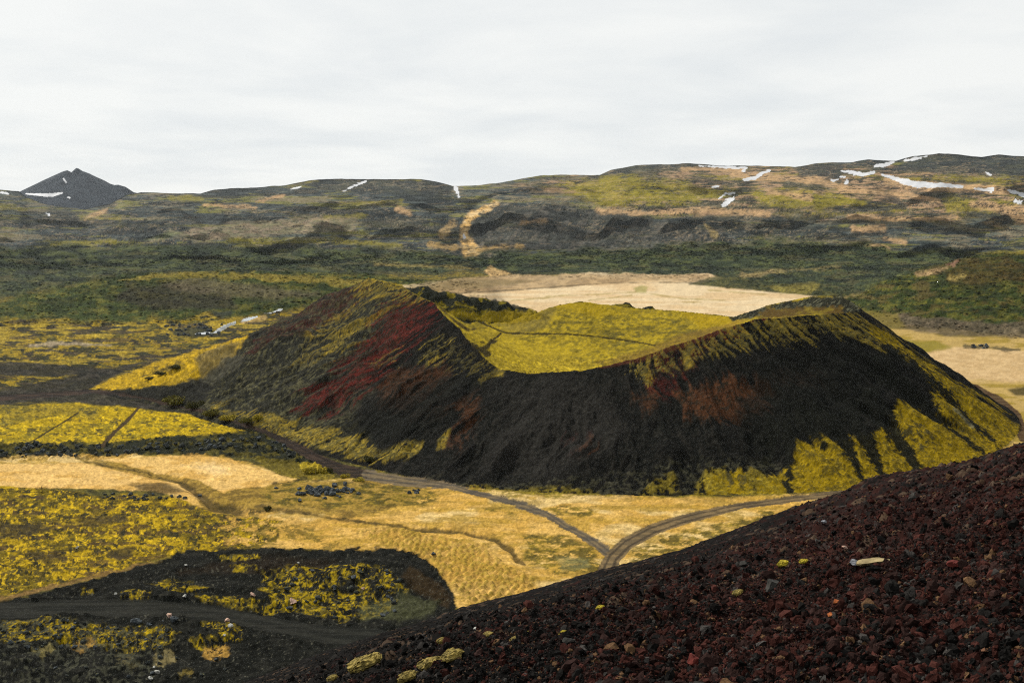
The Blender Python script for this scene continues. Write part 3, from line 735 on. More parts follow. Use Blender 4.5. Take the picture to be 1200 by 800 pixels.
# lava ridges behind
beh = isg & (Y > 715) & (Y < 860) & (Z > 3) & (U > 440) & (U < 800)
lay(beh * ones, (44, 46, 36), 1, (120, 112, 32), sstep(.18, .32, fbm(U / 12, V / 5, 3, 311)))
lay(polymask([(520, 372), (600, 378), (640, 372), (620, 362), (520, 366)], 2, 3, valid=isg & (Y > 680)), (160, 144, 30), .8)

# ------------------------------------------------------------------ tracks, water and snow: their own sheets cut out of the same land
RID = np.zeros(U.shape, np.int32)
ELEM = []


def region(mask, spec, rgb, rgb2=None, f=None, thr=.5):
    m = (mask > thr)
    lay((mask > .25) * sstep(.2, .6, mask), rgb, .97, rgb2, f)
    ELEM.append(spec); RID[m] = len(ELEM)


rut = fbm(U / 30, V / 1.6, 3, 313)
T_MAIN = [(-60, 470), (0, 466), (60, 462), (110, 458), (150, 463), (200, 474), (245, 484), (285, 498), (310, 505), (340, 520), (370, 536), (400, 550), (430, 556)]
region(strokemask(T_MAIN, [7, 7, 6, 5, 3, 3, 3.5, 4, 5, 9, 12, 13, 12], .9, 1, valid=isg), ("track", "dusty brown cinder track curving round the left foot of the cone", "track", "M"), (70, 57, 48), (48, 42, 38), sstep(-.2, .3, rut))
region(strokemask([(430, 556), (470, 562), (530, 569), (560, 578), (600, 588), (640, 601), (662, 616), (690, 630), (712, 646)], [12, 11, 7, 6, 8, 9, 7, 9, 11], 1.5, 2.5, n=n_s2, valid=isg),
       ("track", "worn grey gravel track crossing the straw field to the fork", "track", "M"), (126, 110, 84), (100, 92, 80), sstep(-.2, .3, rut))
region(strokemask([(712, 668), (718, 652), (735, 636), (765, 620), (810, 605), (870, 592), (940, 583), (1030, 572)], [22, 18, 15, 14, 11, 8, 7, 6], .9, .8, valid=isg),
       ("track", "curved rutted gravel track sweeping right from the fork below the cone", "track", "M"), (132, 112, 80), (104, 90, 68), sstep(-.2, .3, rut))
region(strokemask([(1200, 512), (1190, 490), (1170, 470), (1145, 455), (1120, 448), (1080, 444)], [12, 16, 12, 7, 4, 2], 1, 1, valid=isg & ~in_cone), ("track", "dark brown earth track round the right foot of the cone", "track", "M"), (74, 54, 38), (92, 74, 52), sstep(-.2, .3, rut))
region(strokemask([(-300, 712), (0, 714), (100, 711), (180, 711), (250, 717), (320, 731), (380, 742), (440, 748), (500, 760)], [22, 20, 20, 19, 18, 18, 20, 26, 30], .9, .8, valid=isg), ("track", "smooth black cinder track across the dark lava flat", "track", "M"), (35, 36, 32), (46, 46, 41), sstep(-.2, .3, fbm(U / 80, V / 2.0, 3, 315)))
region(strokemask([(120, 522), (135, 505), (150, 492), (162, 478)], [5, 4, 3.5, 3], .8, .8, valid=isg), ("path", "wide brown footpath cut through the yellow moss field", "path", "M"), (72, 58, 40))
region(strokemask([(32, 520), (55, 506), (75, 494), (92, 483)], 1.6, .6, .3, valid=isg), ("path", "thin dark path running straight through yellow moss at far left", "path", "M"), (66, 58, 34))
region(strokemask([(560, 376), (585, 387), (593, 390), (620, 391), (660, 391), (700, 394), (735, 399), (768, 404)], [2, 2, 1.8, 1.5, 1.5, 1.6, 1.6, 1.4], .6, .4, valid=in_cone), ("path", "dark footpath crossing the mossy bowl of the crater", "path", "M"), (62, 56, 32))
region(strokemask([(587, 391), (578, 398), (574, 404)], 2, .6, .4, valid=in_cone), ("path", "short dark path dropping from the fork inside the crater", "path", "M"), (62, 52, 32))
def ruts(pts, w, c, op, frac=.24, valid=None):
    P = np.array(pts, float); W = np.broadcast_to(np.asarray(w, float), (len(P),))
    d = np.gradient(P, axis=0); d /= np.linalg.norm(d, axis=1)[:, None] + 1e-9
    nrm = np.stack([-d[:, 1], d[:, 0]], 1)
    for sg in (-1, 1):
        Q = P + nrm * (W * frac * sg)[:, None]
        lay(strokemask(Q, W * .17, .8, .9, n=n_s2, valid=valid), c, op)


ruts([(712, 668), (718, 652), (735, 636), (765, 620), (810, 605), (870, 592), (940, 583), (1030, 572)], [22, 18, 15, 14, 11, 8, 7, 6], (66, 58, 48), .8, valid=isg)
ruts([(430, 556), (470, 562), (530, 569), (560, 578), (600, 588), (640, 601), (662, 616), (690, 630), (712, 646)], [12, 11, 7, 6, 8, 9, 7, 9, 11], (74, 70, 64), .7, valid=isg)
ruts([(310, 505), (340, 520), (370, 536), (400, 550), (430, 556)], [5, 9, 12, 13, 12], (42, 36, 32), .7, valid=isg)
ruts([(-300, 712), (0, 714), (100, 711), (180, 711), (250, 717), (320, 731), (380, 742), (440, 748), (500, 760)], [22, 20, 20, 19, 18, 18, 20, 26, 30], (52, 52, 46), .6, valid=isg)
W_ = (150, 150, 146)
region(strokemask([(247, 391), (255, 388), (262, 384), (268, 381), (275, 378)], [2, 3.5, 4.5, 3, 2], .6, 1.6, valid=isg), ("stream", "near white pool of the stream among dark lava rocks", "stream", "W"), W_)
region(strokemask([(284, 376), (290, 374), (301, 371)], [2, 3.5, 2], .6, .6, valid=isg), ("stream", "short bright middle reach of the stream", "stream", "W"), W_)
region(strokemask([(310, 367), (320, 365), (330, 363)], [1.2, 2.2, 1.2], .6, 1.0, valid=isg), ("stream", "far pale reach of the stream beside the red flank", "stream", "W"), W_)
region(strokemask([(229, 391), (245, 390)], [1.5, 2], .6, .5, valid=isg), ("stream", "thin left end of the stream in the lava field", "stream", "W"), W_)
SW = (236, 238, 240)
n_snow = fbm(U / 4.5, V / 2.0, 3, 741, .7)
SNOW = [([(820, 194.5), (850, 196), (874, 197), (871, 200)], [2, 3, 3, 4], "long flat snow patch high on the middle skyline"),
        ([(872, 211), (884, 209), (892, 204), (901, 200)], [4, 4, 3, 3], "slanting snow patch right of the long skyline snow"),
        ([(843, 232), (851, 227), (860, 226)], [3, 3, 2], "upper curl of the forked snow patch on the plateau"),
        ([(848, 240), (853, 237), (859, 233), (850, 234)], [5, 6, 3, 2], "lower broad piece of the forked snow patch on the plateau"),
        ([(986, 200), (1000, 203), (1012, 205), (1024, 202)], [2, 4, 5, 3], "snow patch in the hollow left of the long right snow band"),
        ([(1025, 195), (1037, 193), (1046, 190)], [3, 5, 3], "bright snow wedge just under the right skyline"),
        ([(1061, 188), (1072, 186), (1085, 183)], [2, 3, 2], "thin snow streak on the dark right summit"),
        ([(1034, 205), (1050, 210), (1063, 214), (1075, 217), (1095, 217), (1115, 218), (1128, 219)], [3, 4, 7, 8, 6, 5, 3], "longest snow band winding across the right plateau"),
        ([(1142, 221), (1155, 223), (1163, 222), (1161, 225)], [2, 4, 5, 3], "small snow tongue right of the longest band"),
        ([(1181, 223), (1190, 226), (1200, 229), (1220, 233)], [3, 4, 5, 5], "snow band leaving the right edge of the land"),
        ([(1190, 236), (1196, 238)], [3, 4], "small low snow patch near the right edge"),
        ([(975, 211), (981, 211)], [3, 2], "tiny snow spot left of the hollow snow"), ([(991, 214), (993, 212)], [3, 2], "tiny snow spot below the hollow snow"),
        ([(1155, 202), (1161, 205)], [2, 2], "tiny slanting snow fleck below the dark right summit"),
        ([(533, 219), (536, 226), (538, 231)], [4, 3, 2], "snow in the notch above the sandy gully"),
        ([(403, 224), (412, 219), (428, 213)], [1.5, 2, 3], "thin snow streak on the left dark summit"),
        ([(341, 222), (352, 219)], [2, 2], "thin snow streak at the left end of the dark summit"),
        ([(835, 219), (841, 218)], [2, 2], "tiny snow fleck above the forked patch"), ([(985, 207), (990, 207)], [2, 2], "tiny snow fleck in the hollow"),
        ([(54, 250), (57, 252)], [2, 2], "tiny snow dot on the far left moor"),
        ([(0, 226), (8, 227)], [2.5, 2], "snow sliver at the far left skyline"),
        ([(543, 275), (544, 278)], [2.5, 2], "snow dot in the sandy gully")]
for pts, w, lb_ in SNOW:
    region(strokemask(pts, np.array(w) * .85, .5, 1.3, n=n_snow, valid=mt), ("snow_patch", lb_, "snow", "S"), SW)

# ------------------------------------------------------------------ fine relief
rough_l = np.clip((lb + blk * .5 + ml * .35 + moor * .5) * ~in_cone + beh * .5, 0, 1.2).astype(F32)
is_el = (RID > 0)
lumps, _, _ = worley(X / 3.0, Y / 3.0, 71)
blk_in = polymask([(-700, 800), (-300, 740), (0, 705), (60, 691), (130, 674), (190, 655), (210, 646), (300, 642), (400, 643), (455, 643), (488, 652), (505, 668), (525, 688), (538, 712), (560, 830), (-700, 900)], 14, 0, valid=isg)
blk_in = np.clip(blk_in * 2 - 1, 0, 1)
dz = 0.55 * rough_l * fbm(X / 3.2, Y / 3.2, 3, 73) + rough_l * .9 * sstep(.5, .15, lumps) * (fbm(X / 8, Y / 8, 2, 77) > 0)
dz = dz + .22 * (my + ml) * fbm(X / 2.0, Y / 2.0, 2, 79) + tus * .85 * sstep(.55, .1, w1)
dz = dz + inside * (.35 * fbm(X / 1.5, Y / 2.2, 3, 81) + .4 * fbm(X / 6, Y / 6, 3, 83))
dz = dz + outer * (.30 * stk * np.clip(down / 25, 0, 1) + .32 * spk + .6 * fbm(X / 6, Y / 6, 4, 331, .6) + (2.6 * stk2 + 3.6 * fbm(X / 38, Y / 38, 3, 333)) * np.clip(down / 40, 0, 1) * np.clip((1 - cone_t) * 4, 0, 1))
dz = dz + .12 * sf * fbm(X / 1.6, Y / 1.6, 2, 85) + .5 * sf * fbm(X / 18, Y / 18, 2, 87)
scrub = np.clip(belt + mnd + hr, 0, 1) * isg * ~in_cone
dz = dz + scrub * 2.2 * fbm(X / 14, Y / 14, 3, 89)
dz = dz - 1.2 * strokemask([(180, 555), (210, 562), (232, 578), (250, 592), (285, 598)], 9, 4, 1, valid=isg) - .8 * strokemask([(480, 619), (540, 622), (580, 632), (600, 645), (606, 656)], 6, 3, 1, valid=isg)
hum = polymask([(230, 752), (215, 740), (240, 728), (265, 732), (270, 748), (262, 758), (245, 762)], 4, 2, valid=isg)
dz = dz + lump_z * (1.6 * fbm(X / 7, Y / 7, 4, 93, .6)) 
for hx, hy, hw, hh in ((258, 742, 26, 3.2), (343, 706, 16, 2.0), (395, 678, 30, 2.2), (300, 668, 30, 2.6), (220, 748, 20, 1.8), (375, 700, 18, 1.8), (455, 690, 24, 1.6), (60, 745, 40, 1.5), (130, 748, 30, 1.6), (165, 690, 24, 1.5), (430, 665, 30, 1.6), (205, 700, 22, 1.2), (120, 775, 40, 2.2), (20, 780, 30, 2.0)):
    _x, _y = flat(hx, hy); _r = hw / FPX * _y
    dz = dz + .65 * hh * np.exp(-(((X - _x) / _r) ** 2 + ((Y - _y) / (_r * .9)) ** 2) * (1 + .5 * WC)) * np.clip(blk_in * 2, 0, 1)
dz = dz + 2.4 * blk_in * fbm(X / 16, Y / 16, 3, 91) * (1 - (RID > 0)) * .5 + 0.25 * blk_in * fbm(X / 4, Y / 4, 4, 95, .6)
dz = np.where(is_el & isg, dz * .25 - .25, dz)
Z = Z + np.where(isg, dz, 0) * sstep(70, 230, Y)

g1 = vnoise(U / 1.25, V / 1.1, 601); g2 = fbm(U / 3.2, V / 2.0, 3, 603, .8); g3 = fbm(U / 7.0, V / 3.4, 3, 605, .8)
gr_ = .34 * g1 + .42 * g2 + .22 * g3
C = C * np.exp(gr_ * np.where(RID > 0, .45, 1.0) * np.where(mt, .28, 1.0) * (1 - .75 * np.clip(fld + fr, 0, 1) * isg) * (1 - .4 * sf))[..., None]
C = C * np.where(mt & (RID == 0), 1.22, 1.0)[..., None]  # range colours lightened, haze paleness put into the paint
# yellows lean to ochre
yel = np.clip((C[..., 1] - C[..., 2] * 2.0) / (C[..., 1] + 1e-4), 0, 1) * isg
C[..., 0] *= 1 + .05 * yel; C[..., 1] *= 1 - .07 * yel

# ------------------------------------------------------------------ build land meshes
M_GROUND = terrain_mat("ground_cover", (0.9, 5.0), .25, .35, 1.1)
M_CONE = terrain_mat("cinder_slope", (0.7, 3.5), .28, .35, 1.4)
M_MOUNT = terrain_mat("mountain_moor", (0.03, 0.11), .3, 3.0, .08)
M_TRACK = terrain_mat("gravel_track", (1.0, 6.0), .18, .08, 2.0)
M_SNOW = bpy.data.materials.new("old_snow"); N, L = nodes_of(M_SNOW)
N["Principled BSDF"].inputs["Roughness"].default_value = .7
_n = N.new("ShaderNodeTexNoise"); _n.inputs["Scale"].default_value = .05
_g = N.new("ShaderNodeNewGeometry"); L.new(_g.outputs["Position"], _n.inputs["Vector"])
_r = N.new("ShaderNodeValToRGB"); _r.color_ramp.elements[0].color = (.32, .33, .35, 1); _r.color_ramp.elements[1].color = (.46, .465, .47, 1)
L.new(_n.outputs["Fac"], _r.inputs["Fac"]); L.new(_r.outputs["Color"], N["Principled BSDF"].inputs["Base Color"])
M_WATER = bpy.data.materials.new("stream_water"); N, L = nodes_of(M_WATER)
b = N["Principled BSDF"]; b.inputs["Roughness"].default_value = .12; b.inputs["Specular IOR Level"].default_value = .8
_n = N.new("ShaderNodeTexNoise"); _n.inputs["Scale"].default_value = .8; _n.inputs["Detail"].default_value = 4
_g = N.new("ShaderNodeNewGeometry"); L.new(_g.outputs["Position"], _n.inputs["Vector"])
_r = N.new("ShaderNodeValToRGB"); _r.color_ramp.elements[0].position = .35; _r.color_ramp.elements[1].position = .6
_r.color_ramp.elements[0].color = (.12, .14, .15, 1); _r.color_ramp.elements[1].color = (.42, .44, .45, 1)   # foam of the rapids
L.new(_n.outputs["Fac"], _r.inputs["Fac"]); L.new(_r.outputs["Color"], b.inputs["Base Color"])

verts = np.stack([X, Y, Z], -1).reshape(-1, 3)
colr = np.clip(C.reshape(-1, 3), 0.002, .9)
idx = np.arange(NR * NC).reshape(NR, NC)
quads = np.stack([idx[:-1, :-1], idx[:-1, 1:], idx[1:, 1:], idx[1:, :-1]], -1).reshape(-1, 4)
frid = RID[:-1, :-1].ravel()
fmt = (ROW[:-1, :-1] >= nG - 1).ravel()
fcone = in_cone[:-1, :-1].ravel()


def cut(name, sel, mat):
    q = quads[sel]
    if len(q) < 2: return None
    u, inv = np.unique(q, return_inverse=True)
    return mesh_np(name, verts[u], inv.reshape(-1, 4), mat, colr[u])


o = cut("ground", (frid == 0) & ~fmt & ~fcone, M_GROUND); tag(o, "broad valley floor of yellow moss, straw grass and dark lava", "ground", kind="structure")
o = cut("hill", (frid == 0) & ~fmt & fcone, M_CONE); tag(o, "black and red scoria cone with a mossy crater in the middle of the valley", "hill", kind="structure")
o = cut("mountain", (frid == 0) & fmt, M_MOUNT); tag(o, "long grey and olive mountain range with benches along the skyline", "mountain", kind="structure")
MM = dict(M=M_TRACK, W=M_WATER, S=M_SNOW)
for k, (nm, lb2, cat, mk) in enumerate(ELEM):
    o = cut(nm, frid == k + 1, MM[mk])
    if o: tag(o, lb2, cat, kind="structure")


def hit(px, py, rmax=None):
    """first spot of land on the line of sight"""
    a, t = ray(px, py)
    j = int(np.argmin(np.abs(cols - a)))
    vv = proj(X[:, j], Y[:, j], Z[:, j])[1]
    k = np.nonzero((vv <= py) & (Y[:, j] > 226))[0]
    i = int(k[0]) if len(k) else NR - 1
    return Vector((float(X[i, j]), float(Y[i, j]), float(Z[i, j])))


# ------------------------------------------------------------------ far twin-peaked mountain
def far_peak():
    yP = 11500.0
    def P(px, py):
        a, t = ray(px, py); return float(a * yP), float(ZC + t * yP)
    nx, ny = 420, 160
    x0, _ = P(-60, 230); x1, _ = P(230, 230)
    gx = np.linspace(x0, x1, nx); gy = np.linspace(yP - 900, yP + 900, ny)
    GX, GY = np.meshgrid(gx, gy)
    prof = [(-60, 236), (0, 232), (22, 224), (45, 213), (60, 206), (72, 200.8), (77, 199.3), (82, 201.8), (87.5, 196.6), (90, 197.2), (105, 206.5), (118, 214), (128, 217.5), (137, 216.5), (146, 219), (155, 225), (190, 233), (230, 240)]
    xs = [P(*p)[0] for p in prof]; zs = [P(*p)[1] for p in prof]
    zb = min(zs) - 60
    top = np.interp(GX, xs, zs)
    # spurs: left summit leans to the viewer, right one stands behind
    xl = P(72, 0)[0]; xr = P(90, 0)[0]
    d = np.abs(GY - (yP + 40)) / 620.0
    Zp = zb + (top - zb) * 1.0 - d * 330
    con = P(76, 200.5)[1] - np.hypot(GX - P(74, 0)[0], (GY - yP + 120)) * .52
    con2 = P(88, 198)[1] - np.hypot(GX - xr, (GY - yP - 60)) * .56
    Zp = np.minimum(np.maximum(np.maximum(con, con2), Zp), top + 500)
    Zp = np.minimum(Zp, top)
    gul = fbm(np.arctan2(GY - yP, GX - xr) * 6, np.hypot(GX - xr, GY - yP) / 900, 3, 401)
    Zp = Zp + 6 * gul * np.clip((P(88, 198)[1] - Zp) / 120, 0, 1) + 1.2 * fbm(GX / 60, GY / 60, 3, 402)
    vs = np.stack([GX, GY, Zp], -1).reshape(-1, 3)
    I = np.arange(nx * ny).reshape(ny, nx)
    q = np.stack([I[:-1, :-1], I[:-1, 1:], I[1:, 1:], I[1:, :-1]], -1).reshape(-1, 4)
    base = lin((60, 67, 74)) / K
    n = fbm(GX / 90, GY / 90, 3, 403).reshape(-1, 1)
    cc = base * (1 + .25 * n)
    u, v = proj(GX, GY, Zp)
    sel = np.zeros(GX.shape, bool)
    out = []
    for k, (pts, w) in enumerate((([(30, 227.5), (45, 228.5), (60, 229), (72, 226.5)], [1.5, 3, 4.5, 2]), ([(74, 210), (77, 214)], [2, 1.6]), ([(79, 231.5), (81, 232)], [2, 2]))):
        for i in range(len(pts) - 1):
            (ax, ay), (bx, by) = pts[i], pts[i + 1]
            tt = np.clip(((u - ax) * (bx - ax) + (v - ay) * (by - ay)) / ((bx - ax) ** 2 + (by - ay) ** 2), 0, 1)
            dd = np.hypot(u - ax - tt * (bx - ax), v - ay - tt * (by - ay))
            out.append((k, (w[i] + (w[i + 1] - w[i]) * tt) / 2 > dd))
    lab = np.zeros(GX.shape, int)
    for k, m in out: lab[m] = k + 1
    fl = lab[:-1, :-1].ravel()
    names = ["", "wide snow patch at the foot of the twin-peaked mountain", "small slanting snow streak under the left summit of the twin-peaked mountain", "tiny snow spot low on the twin-peaked mountain"]
    for k in range(4):
        qq = q[fl == k]
        if len(qq) < 2: continue
        uu, inv = np.unique(qq, return_inverse=True)
        o = mesh_np("mountain" if k == 0 else "snow_patch", vs[uu], inv.reshape(-1, 4), M_MOUNT if k == 0 else M_SNOW, cc[uu])
        tag(o, "dark grey twin-peaked mountain alone on the left skyline" if k == 0 else names[k], "mountain" if k == 0 else "snow", kind="structure")


far_peak()

# ------------------------------------------------------------------ near slope of loose scoria
SIL = [(-700, 1150), (0, 905), (200, 834), (290, 800), (350, 778), (400, 758), (450, 741), (500, 727), (540, 713), (600, 698), (650, 684), (700, 670), (750, 658), (800, 645), (850, 627), (900, 610), (950, 594), (1000, 578),
       (1030, 566), (1100, 552), (1150, 537), (1200, 521), (1300, 492), (1900, 330)]
T_SIL = curve_T(SIL)
HN, YSL = 3.6, 50.0


def slope_z(x, y):
    return ZC + y * T_SIL(x / y) - HN * (1 - y / YSL) ** 2


def rubble(x, y):
    """bumps of loose stones and the tone of each stone"""
    f1, f2, v1 = worley(x / .42, y / .42, 501)
    g1, g2, v2 = worley(x / .17, y / .17, 503)
    e1, e2, v3 = worley(x / .9, y / .9, 505)
    d = .10 * sstep(.62, .1, f1) * (.4 + v1) + .05 * sstep(.6, .1, g1) * (.4 + v2) + .14 * sstep(.5, .1, e1) * (v3 > .6)
    d = d + .10 * fbm(x / 1.3, y / 1.3, 3, 507) + .30 * fbm(x / 6.0, y / 6.0, 2, 509)
    return d, v1, v2


ry = np.concatenate([np.linspace(2.5, 9, 60), 1 / np.linspace(1 / 9.0, 1 / 40.0, 560)[1:], np.linspace(40, 60, 170)[1:], np.linspace(60, 290, 70)[1:]])
cpx = np.concatenate([np.arange(-500, 100, 10), np.arange(100, 1260, 1.5), np.arange(1260, 1900, 10)])
ca = (cpx - 600) / FPX / CP
SA, SY = np.meshgrid(ca, ry)
SX = SA * SY
SZ = slope_z(SX, SY)
rd, rv1, rv2 = rubble(SX, SY)
fade = 1 + 0 * SY
smooth_band = sstep(25, 35, SY) * (1 - .8 * sstep(.18, .36, SX / SY))                    # finer grit along the far edge
SZ = SZ + rd * (1 - .6 * smooth_band)
su, sv = proj(SX, SY, SZ)


def far_edge(x, y):
    return sstep(25, 35, y) * (1 - .8 * sstep(.18, .36, x / y))


def scoria_tone(x, y, u, v, va, vb):
    """red to the right, black to the left, as the cinders lie"""
    redness = np.clip((u - 520 + (v - 640) * .35) / 420, 0, 1) * .85 + .10 + .30 * fbm(x / 5, y / 5, 3, 511)
    edge = far_edge(x, y)
    redness = np.clip(redness * (1 - .75 * edge), 0, 1)
    black = lin((42, 40, 38)) / 1.5; grey = lin((92, 88, 84)) / 1.6; red = lin((90, 54, 47)) / 1.5; dred = lin((64, 46, 42)) / 1.5; brown = lin((110, 84, 60)) / 1.4
    r = va
    c = np.where((r < redness * .36)[..., None], red, np.where((r < redness * .75)[..., None], dred, np.where((r > .93)[..., None], grey, black)))
    c = np.where(((vb > .965))[..., None], brown, c)
    c = c * (.32 + .55 * vb[..., None] ** 1.4)
    c = c * (1 - .25 * edge[..., None]) * np.exp(.35 * fbm(x / 2.2, y / 2.2, 4, 513, .65))[..., None]
    return c


sc_col = .5 * scoria_tone(SX, SY, su, sv, rv1, rv2) + .5 * scoria_tone(SX, SY, su, sv, rv2, rv1)
sc_col = sc_col * .8
vs = np.stack([SX, SY, SZ], -1).reshape(-1, 3)
I = np.arange(vs.shape[0]).reshape(SX.shape)
q = np.stack([I[:-1, :-1], I[:-1, 1:], I[1:, 1:], I[1:, :-1]], -1).reshape(-1, 4)
M_NEAR = terrain_mat("scoria_rubble", (9.0, 40.0), .35, .03, 26.0)
o = mesh_np("slope", vs, q, M_NEAR, sc_col.reshape(-1, 3)); tag(o, "near slope of loose dark red and black scoria in the right foreground", "slope", kind="structure")


# rocks -------------------------------------------------------------
def ico(sub):
    import bmesh
    bm = bmesh.new(); bmesh.ops.create_icosphere(bm, subdivisions=sub, radius=1)
    bm.verts.ensure_lookup_table()
    v = np.array([x.co[:] for x in bm.verts]); f = np.array([[w.index for w in p.verts] for p in bm.faces])
    bm.free(); return v, f


ICO = {k: ico(k) for k in (1, 2, 3, 4)}


def rock_shape(seed, sub=2, flatk=.65, cuts=9, rough=.12):
    rs = np.random.default_rng(seed)
    v, f = ICO[sub]; v = v.copy()
    v *= rs.uniform(.8, 1.25, 3) * np.array([1, 1, flatk])
    for _ in range(cuts):
        n = rs.normal(size=3); n /= np.linalg.norm(n)
        d = rs.uniform(.45, .8)
        k = np.clip(v @ n - d * .9, 0, None)
        v -= k[:, None] * n
    v += rough * rs.normal(size=v.shape) * .5 + rough * np.stack([fbm(v[:, 0] * 2 + seed, v[:, 1] * 2 + v[:, 2], 2, seed), fbm(v[:, 1] * 2 + seed, v[:, 2] * 2 + v[:, 0], 2, seed + 1), fbm(v[:, 2] * 2 + seed, v[:, 0] * 2 + v[:, 1], 2, seed + 2)], -1)
    return v, f


def scatter_rocks():
    """stones of the rubble: nobody could count them"""
    allv, allf, allc = [], [], []
    off = 0
    shapes = {1: [rock_shape(900 + i, 1, .7, 5, .18) for i in range(10)], 2: [rock_shape(950 + i, 2, .75, 7, .26) for i in range(12)]}
    n = 600000
    # even spread over the visible fan, denser near the viewer
    vv = RNG.uniform(0, 1, n)
    y = 1 / (1 / 8.0 + (1 / 54.0 - 1 / 8.0) * vv)
    a = RNG.uniform(-.30, .56, n)
    x = a * y
    rad = .015 * (RNG.uniform(0.0012, 1, n)) ** (-1 / 3.0)
    rad = np.clip(rad, .0155, .13)
    keep = (rad / y * FPX > .8 + .4 * RNG.uniform(0, 1, n)) & (rad / y * FPX < 11)
    z = slope_z(x, y)
    u, v = proj(x, y, z)
    keep &= (u > -40) & (u < 1240) & (v < 840)
    keep &= ~((far_edge(x, y) > .5) & (rad > .045))
    x, y, z, rad, u, v = (q_[keep] for q_ in (x, y, z, rad, u, v))
    print("rocks", len(x))
    d, v1, v2 = rubble(x, y)
    z = z + d * (1 - .6 * far_edge(x, y))
    va = RNG.uniform(0, 1, len(x)); vb = RNG.uniform(0, 1, len(x))
    tone = scoria_tone(x, y, u, v, va, vb)
    big = rad / y * FPX > 3.2
    for lod in (1, 2):
        selr = np.nonzero(big if lod == 2 else ~big)[0]
        shp = shapes[lod]
        pick = RNG.integers(0, len(shp), len(selr))
        for s_i, (rv, rf) in enumerate(shp):
            ii = selr[pick == s_i]
            m = len(ii)
            if m == 0: continue
            ang = RNG.uniform(0, 6.28, m); ca_, sa_ = np.cos(ang), np.sin(ang)
            tl = RNG.uniform(-.5, .5, (m, 2))
            P = np.repeat(rv[None], m, 0) * (RNG.uniform(.8, 1.25, (m, 1, 3)))
            Pz = P[:, :, 2] + P[:, :, 0] * tl[:, :1] + P[:, :, 1] * tl[:, 1:]
            Px = P[:, :, 0] * ca_[:, None] - P[:, :, 1] * sa_[:, None]; Py = P[:, :, 0] * sa_[:, None] + P[:, :, 1] * ca_[:, None]
            W = np.stack([Px, Py, Pz], -1) * rad[ii][:, None, None]
            W += np.stack([x[ii], y[ii], z[ii] + rad[ii] * .22], -1)[:, None, :]
            allv.append(W.reshape(-1, 3))
            allf.append((rf[None] + (off + np.arange(m) * len(rv))[:, None, None]).reshape(-1, 3))
            allc.append(np.repeat(tone[ii][:, None, :], len(rv), 1).reshape(-1, 3))
            off += m * len(rv)
    o = mesh_np("scoria_gravel", np.concatenate(allv), np.concatenate(allf), M_NEAR, np.concatenate(allc), smooth=False)
    tag(o, "loose dark red and black scoria stones covering the near slope", "gravel", kind="stuff")


scatter_rocks()


def near_hit(px, py):
    a, t = ray(px, py)
    ys = np.linspace(5, YSL, 900); xs = a * ys
    d, _, _ = rubble(xs, ys)
    zz = slope_z(xs, ys) + d * .8
    k = np.nonzero(proj(xs, ys, zz)[1] <= py)[0]
    i = int(k[0]) if len(k) else 899
    return Vector((float(xs[i]), float(ys[i]), float(zz[i])))


def L_(c, k=1.2): return tuple(float(q_) for q_ in lin(c) / k)


MR = dict(black=simple_mat("black_scoria", L_((38, 37, 34)), L_((62, 60, 56)), 3.0, bump=.05), red=simple_mat("red_scoria", L_((78, 34, 30)), L_((112, 52, 44)), 3.0, bump=.05),
          grey=simple_mat("blue_grey_rock", L_((104, 106, 110)), L_((140, 142, 146)), 2.0, bump=.04), pale=simple_mat("pale_slab_rock", L_((124, 110, 78)), L_((158, 142, 102)), 4.0, bump=.05),
          orange=simple_mat("orange_scoria", L_((150, 78, 44)), L_((176, 108, 60)), 3.0, bump=.05), pink=simple_mat("pinkish_rock", L_((176, 140, 120)), L_((196, 168, 150)), 3.0, bump=.05),
          lava=moss_rock_mat("lichen_lava", L_((40, 42, 38)), L_((74, 78, 76)), L_((118, 114, 42)), 2.2, .12), lava2=simple_mat("bluish_lava", L_((40, 44, 46)), L_((86, 92, 94)), 2.0, bump=.06),
          white=simple_mat("pale_grey_stone", L_((150, 150, 142)), L_((186, 184, 176)), 3.0, bump=.05), moss=simple_mat("yellow_moss", L_((92, 82, 44)), L_((160, 140, 74)), 6.0, bump=.08),
          bright=simple_mat("bright_moss", L_((120, 108, 30)), L_((186, 166, 50)), 6.0, bump=.08), brown=simple_mat("brown_scoria", L_((84, 56, 40)), L_((110, 78, 56)), 3.0, bump=.05))


def rock(name, px, py, wpx, mat, label, cat="rock", group=None, near=True, asp=(1, 1, .65), sub=3, seed=1, rz=0.0, tilt=0.0, cuts=9, rough=.05, sink=.25, lift=.03):
    p = near_hit(px, py) if near else hit(px, py)
    rpx = wpx / 2.0 / FPX * p.y
    v, f = rock_shape(seed, sub, 1.0, cuts, rough)
    v = v / np.abs(v).max(0) * np.array(asp) * rpx
    o = mesh_np(name, v, f, MR[mat], smooth=False)
    o.location = p + Vector((0, 0, rpx * asp[2] * (1 - sink * 2) * .8 + (lift if near else 0))); o.rotation_euler = (0, tilt, rz)
    return tag(o, label, cat, group)


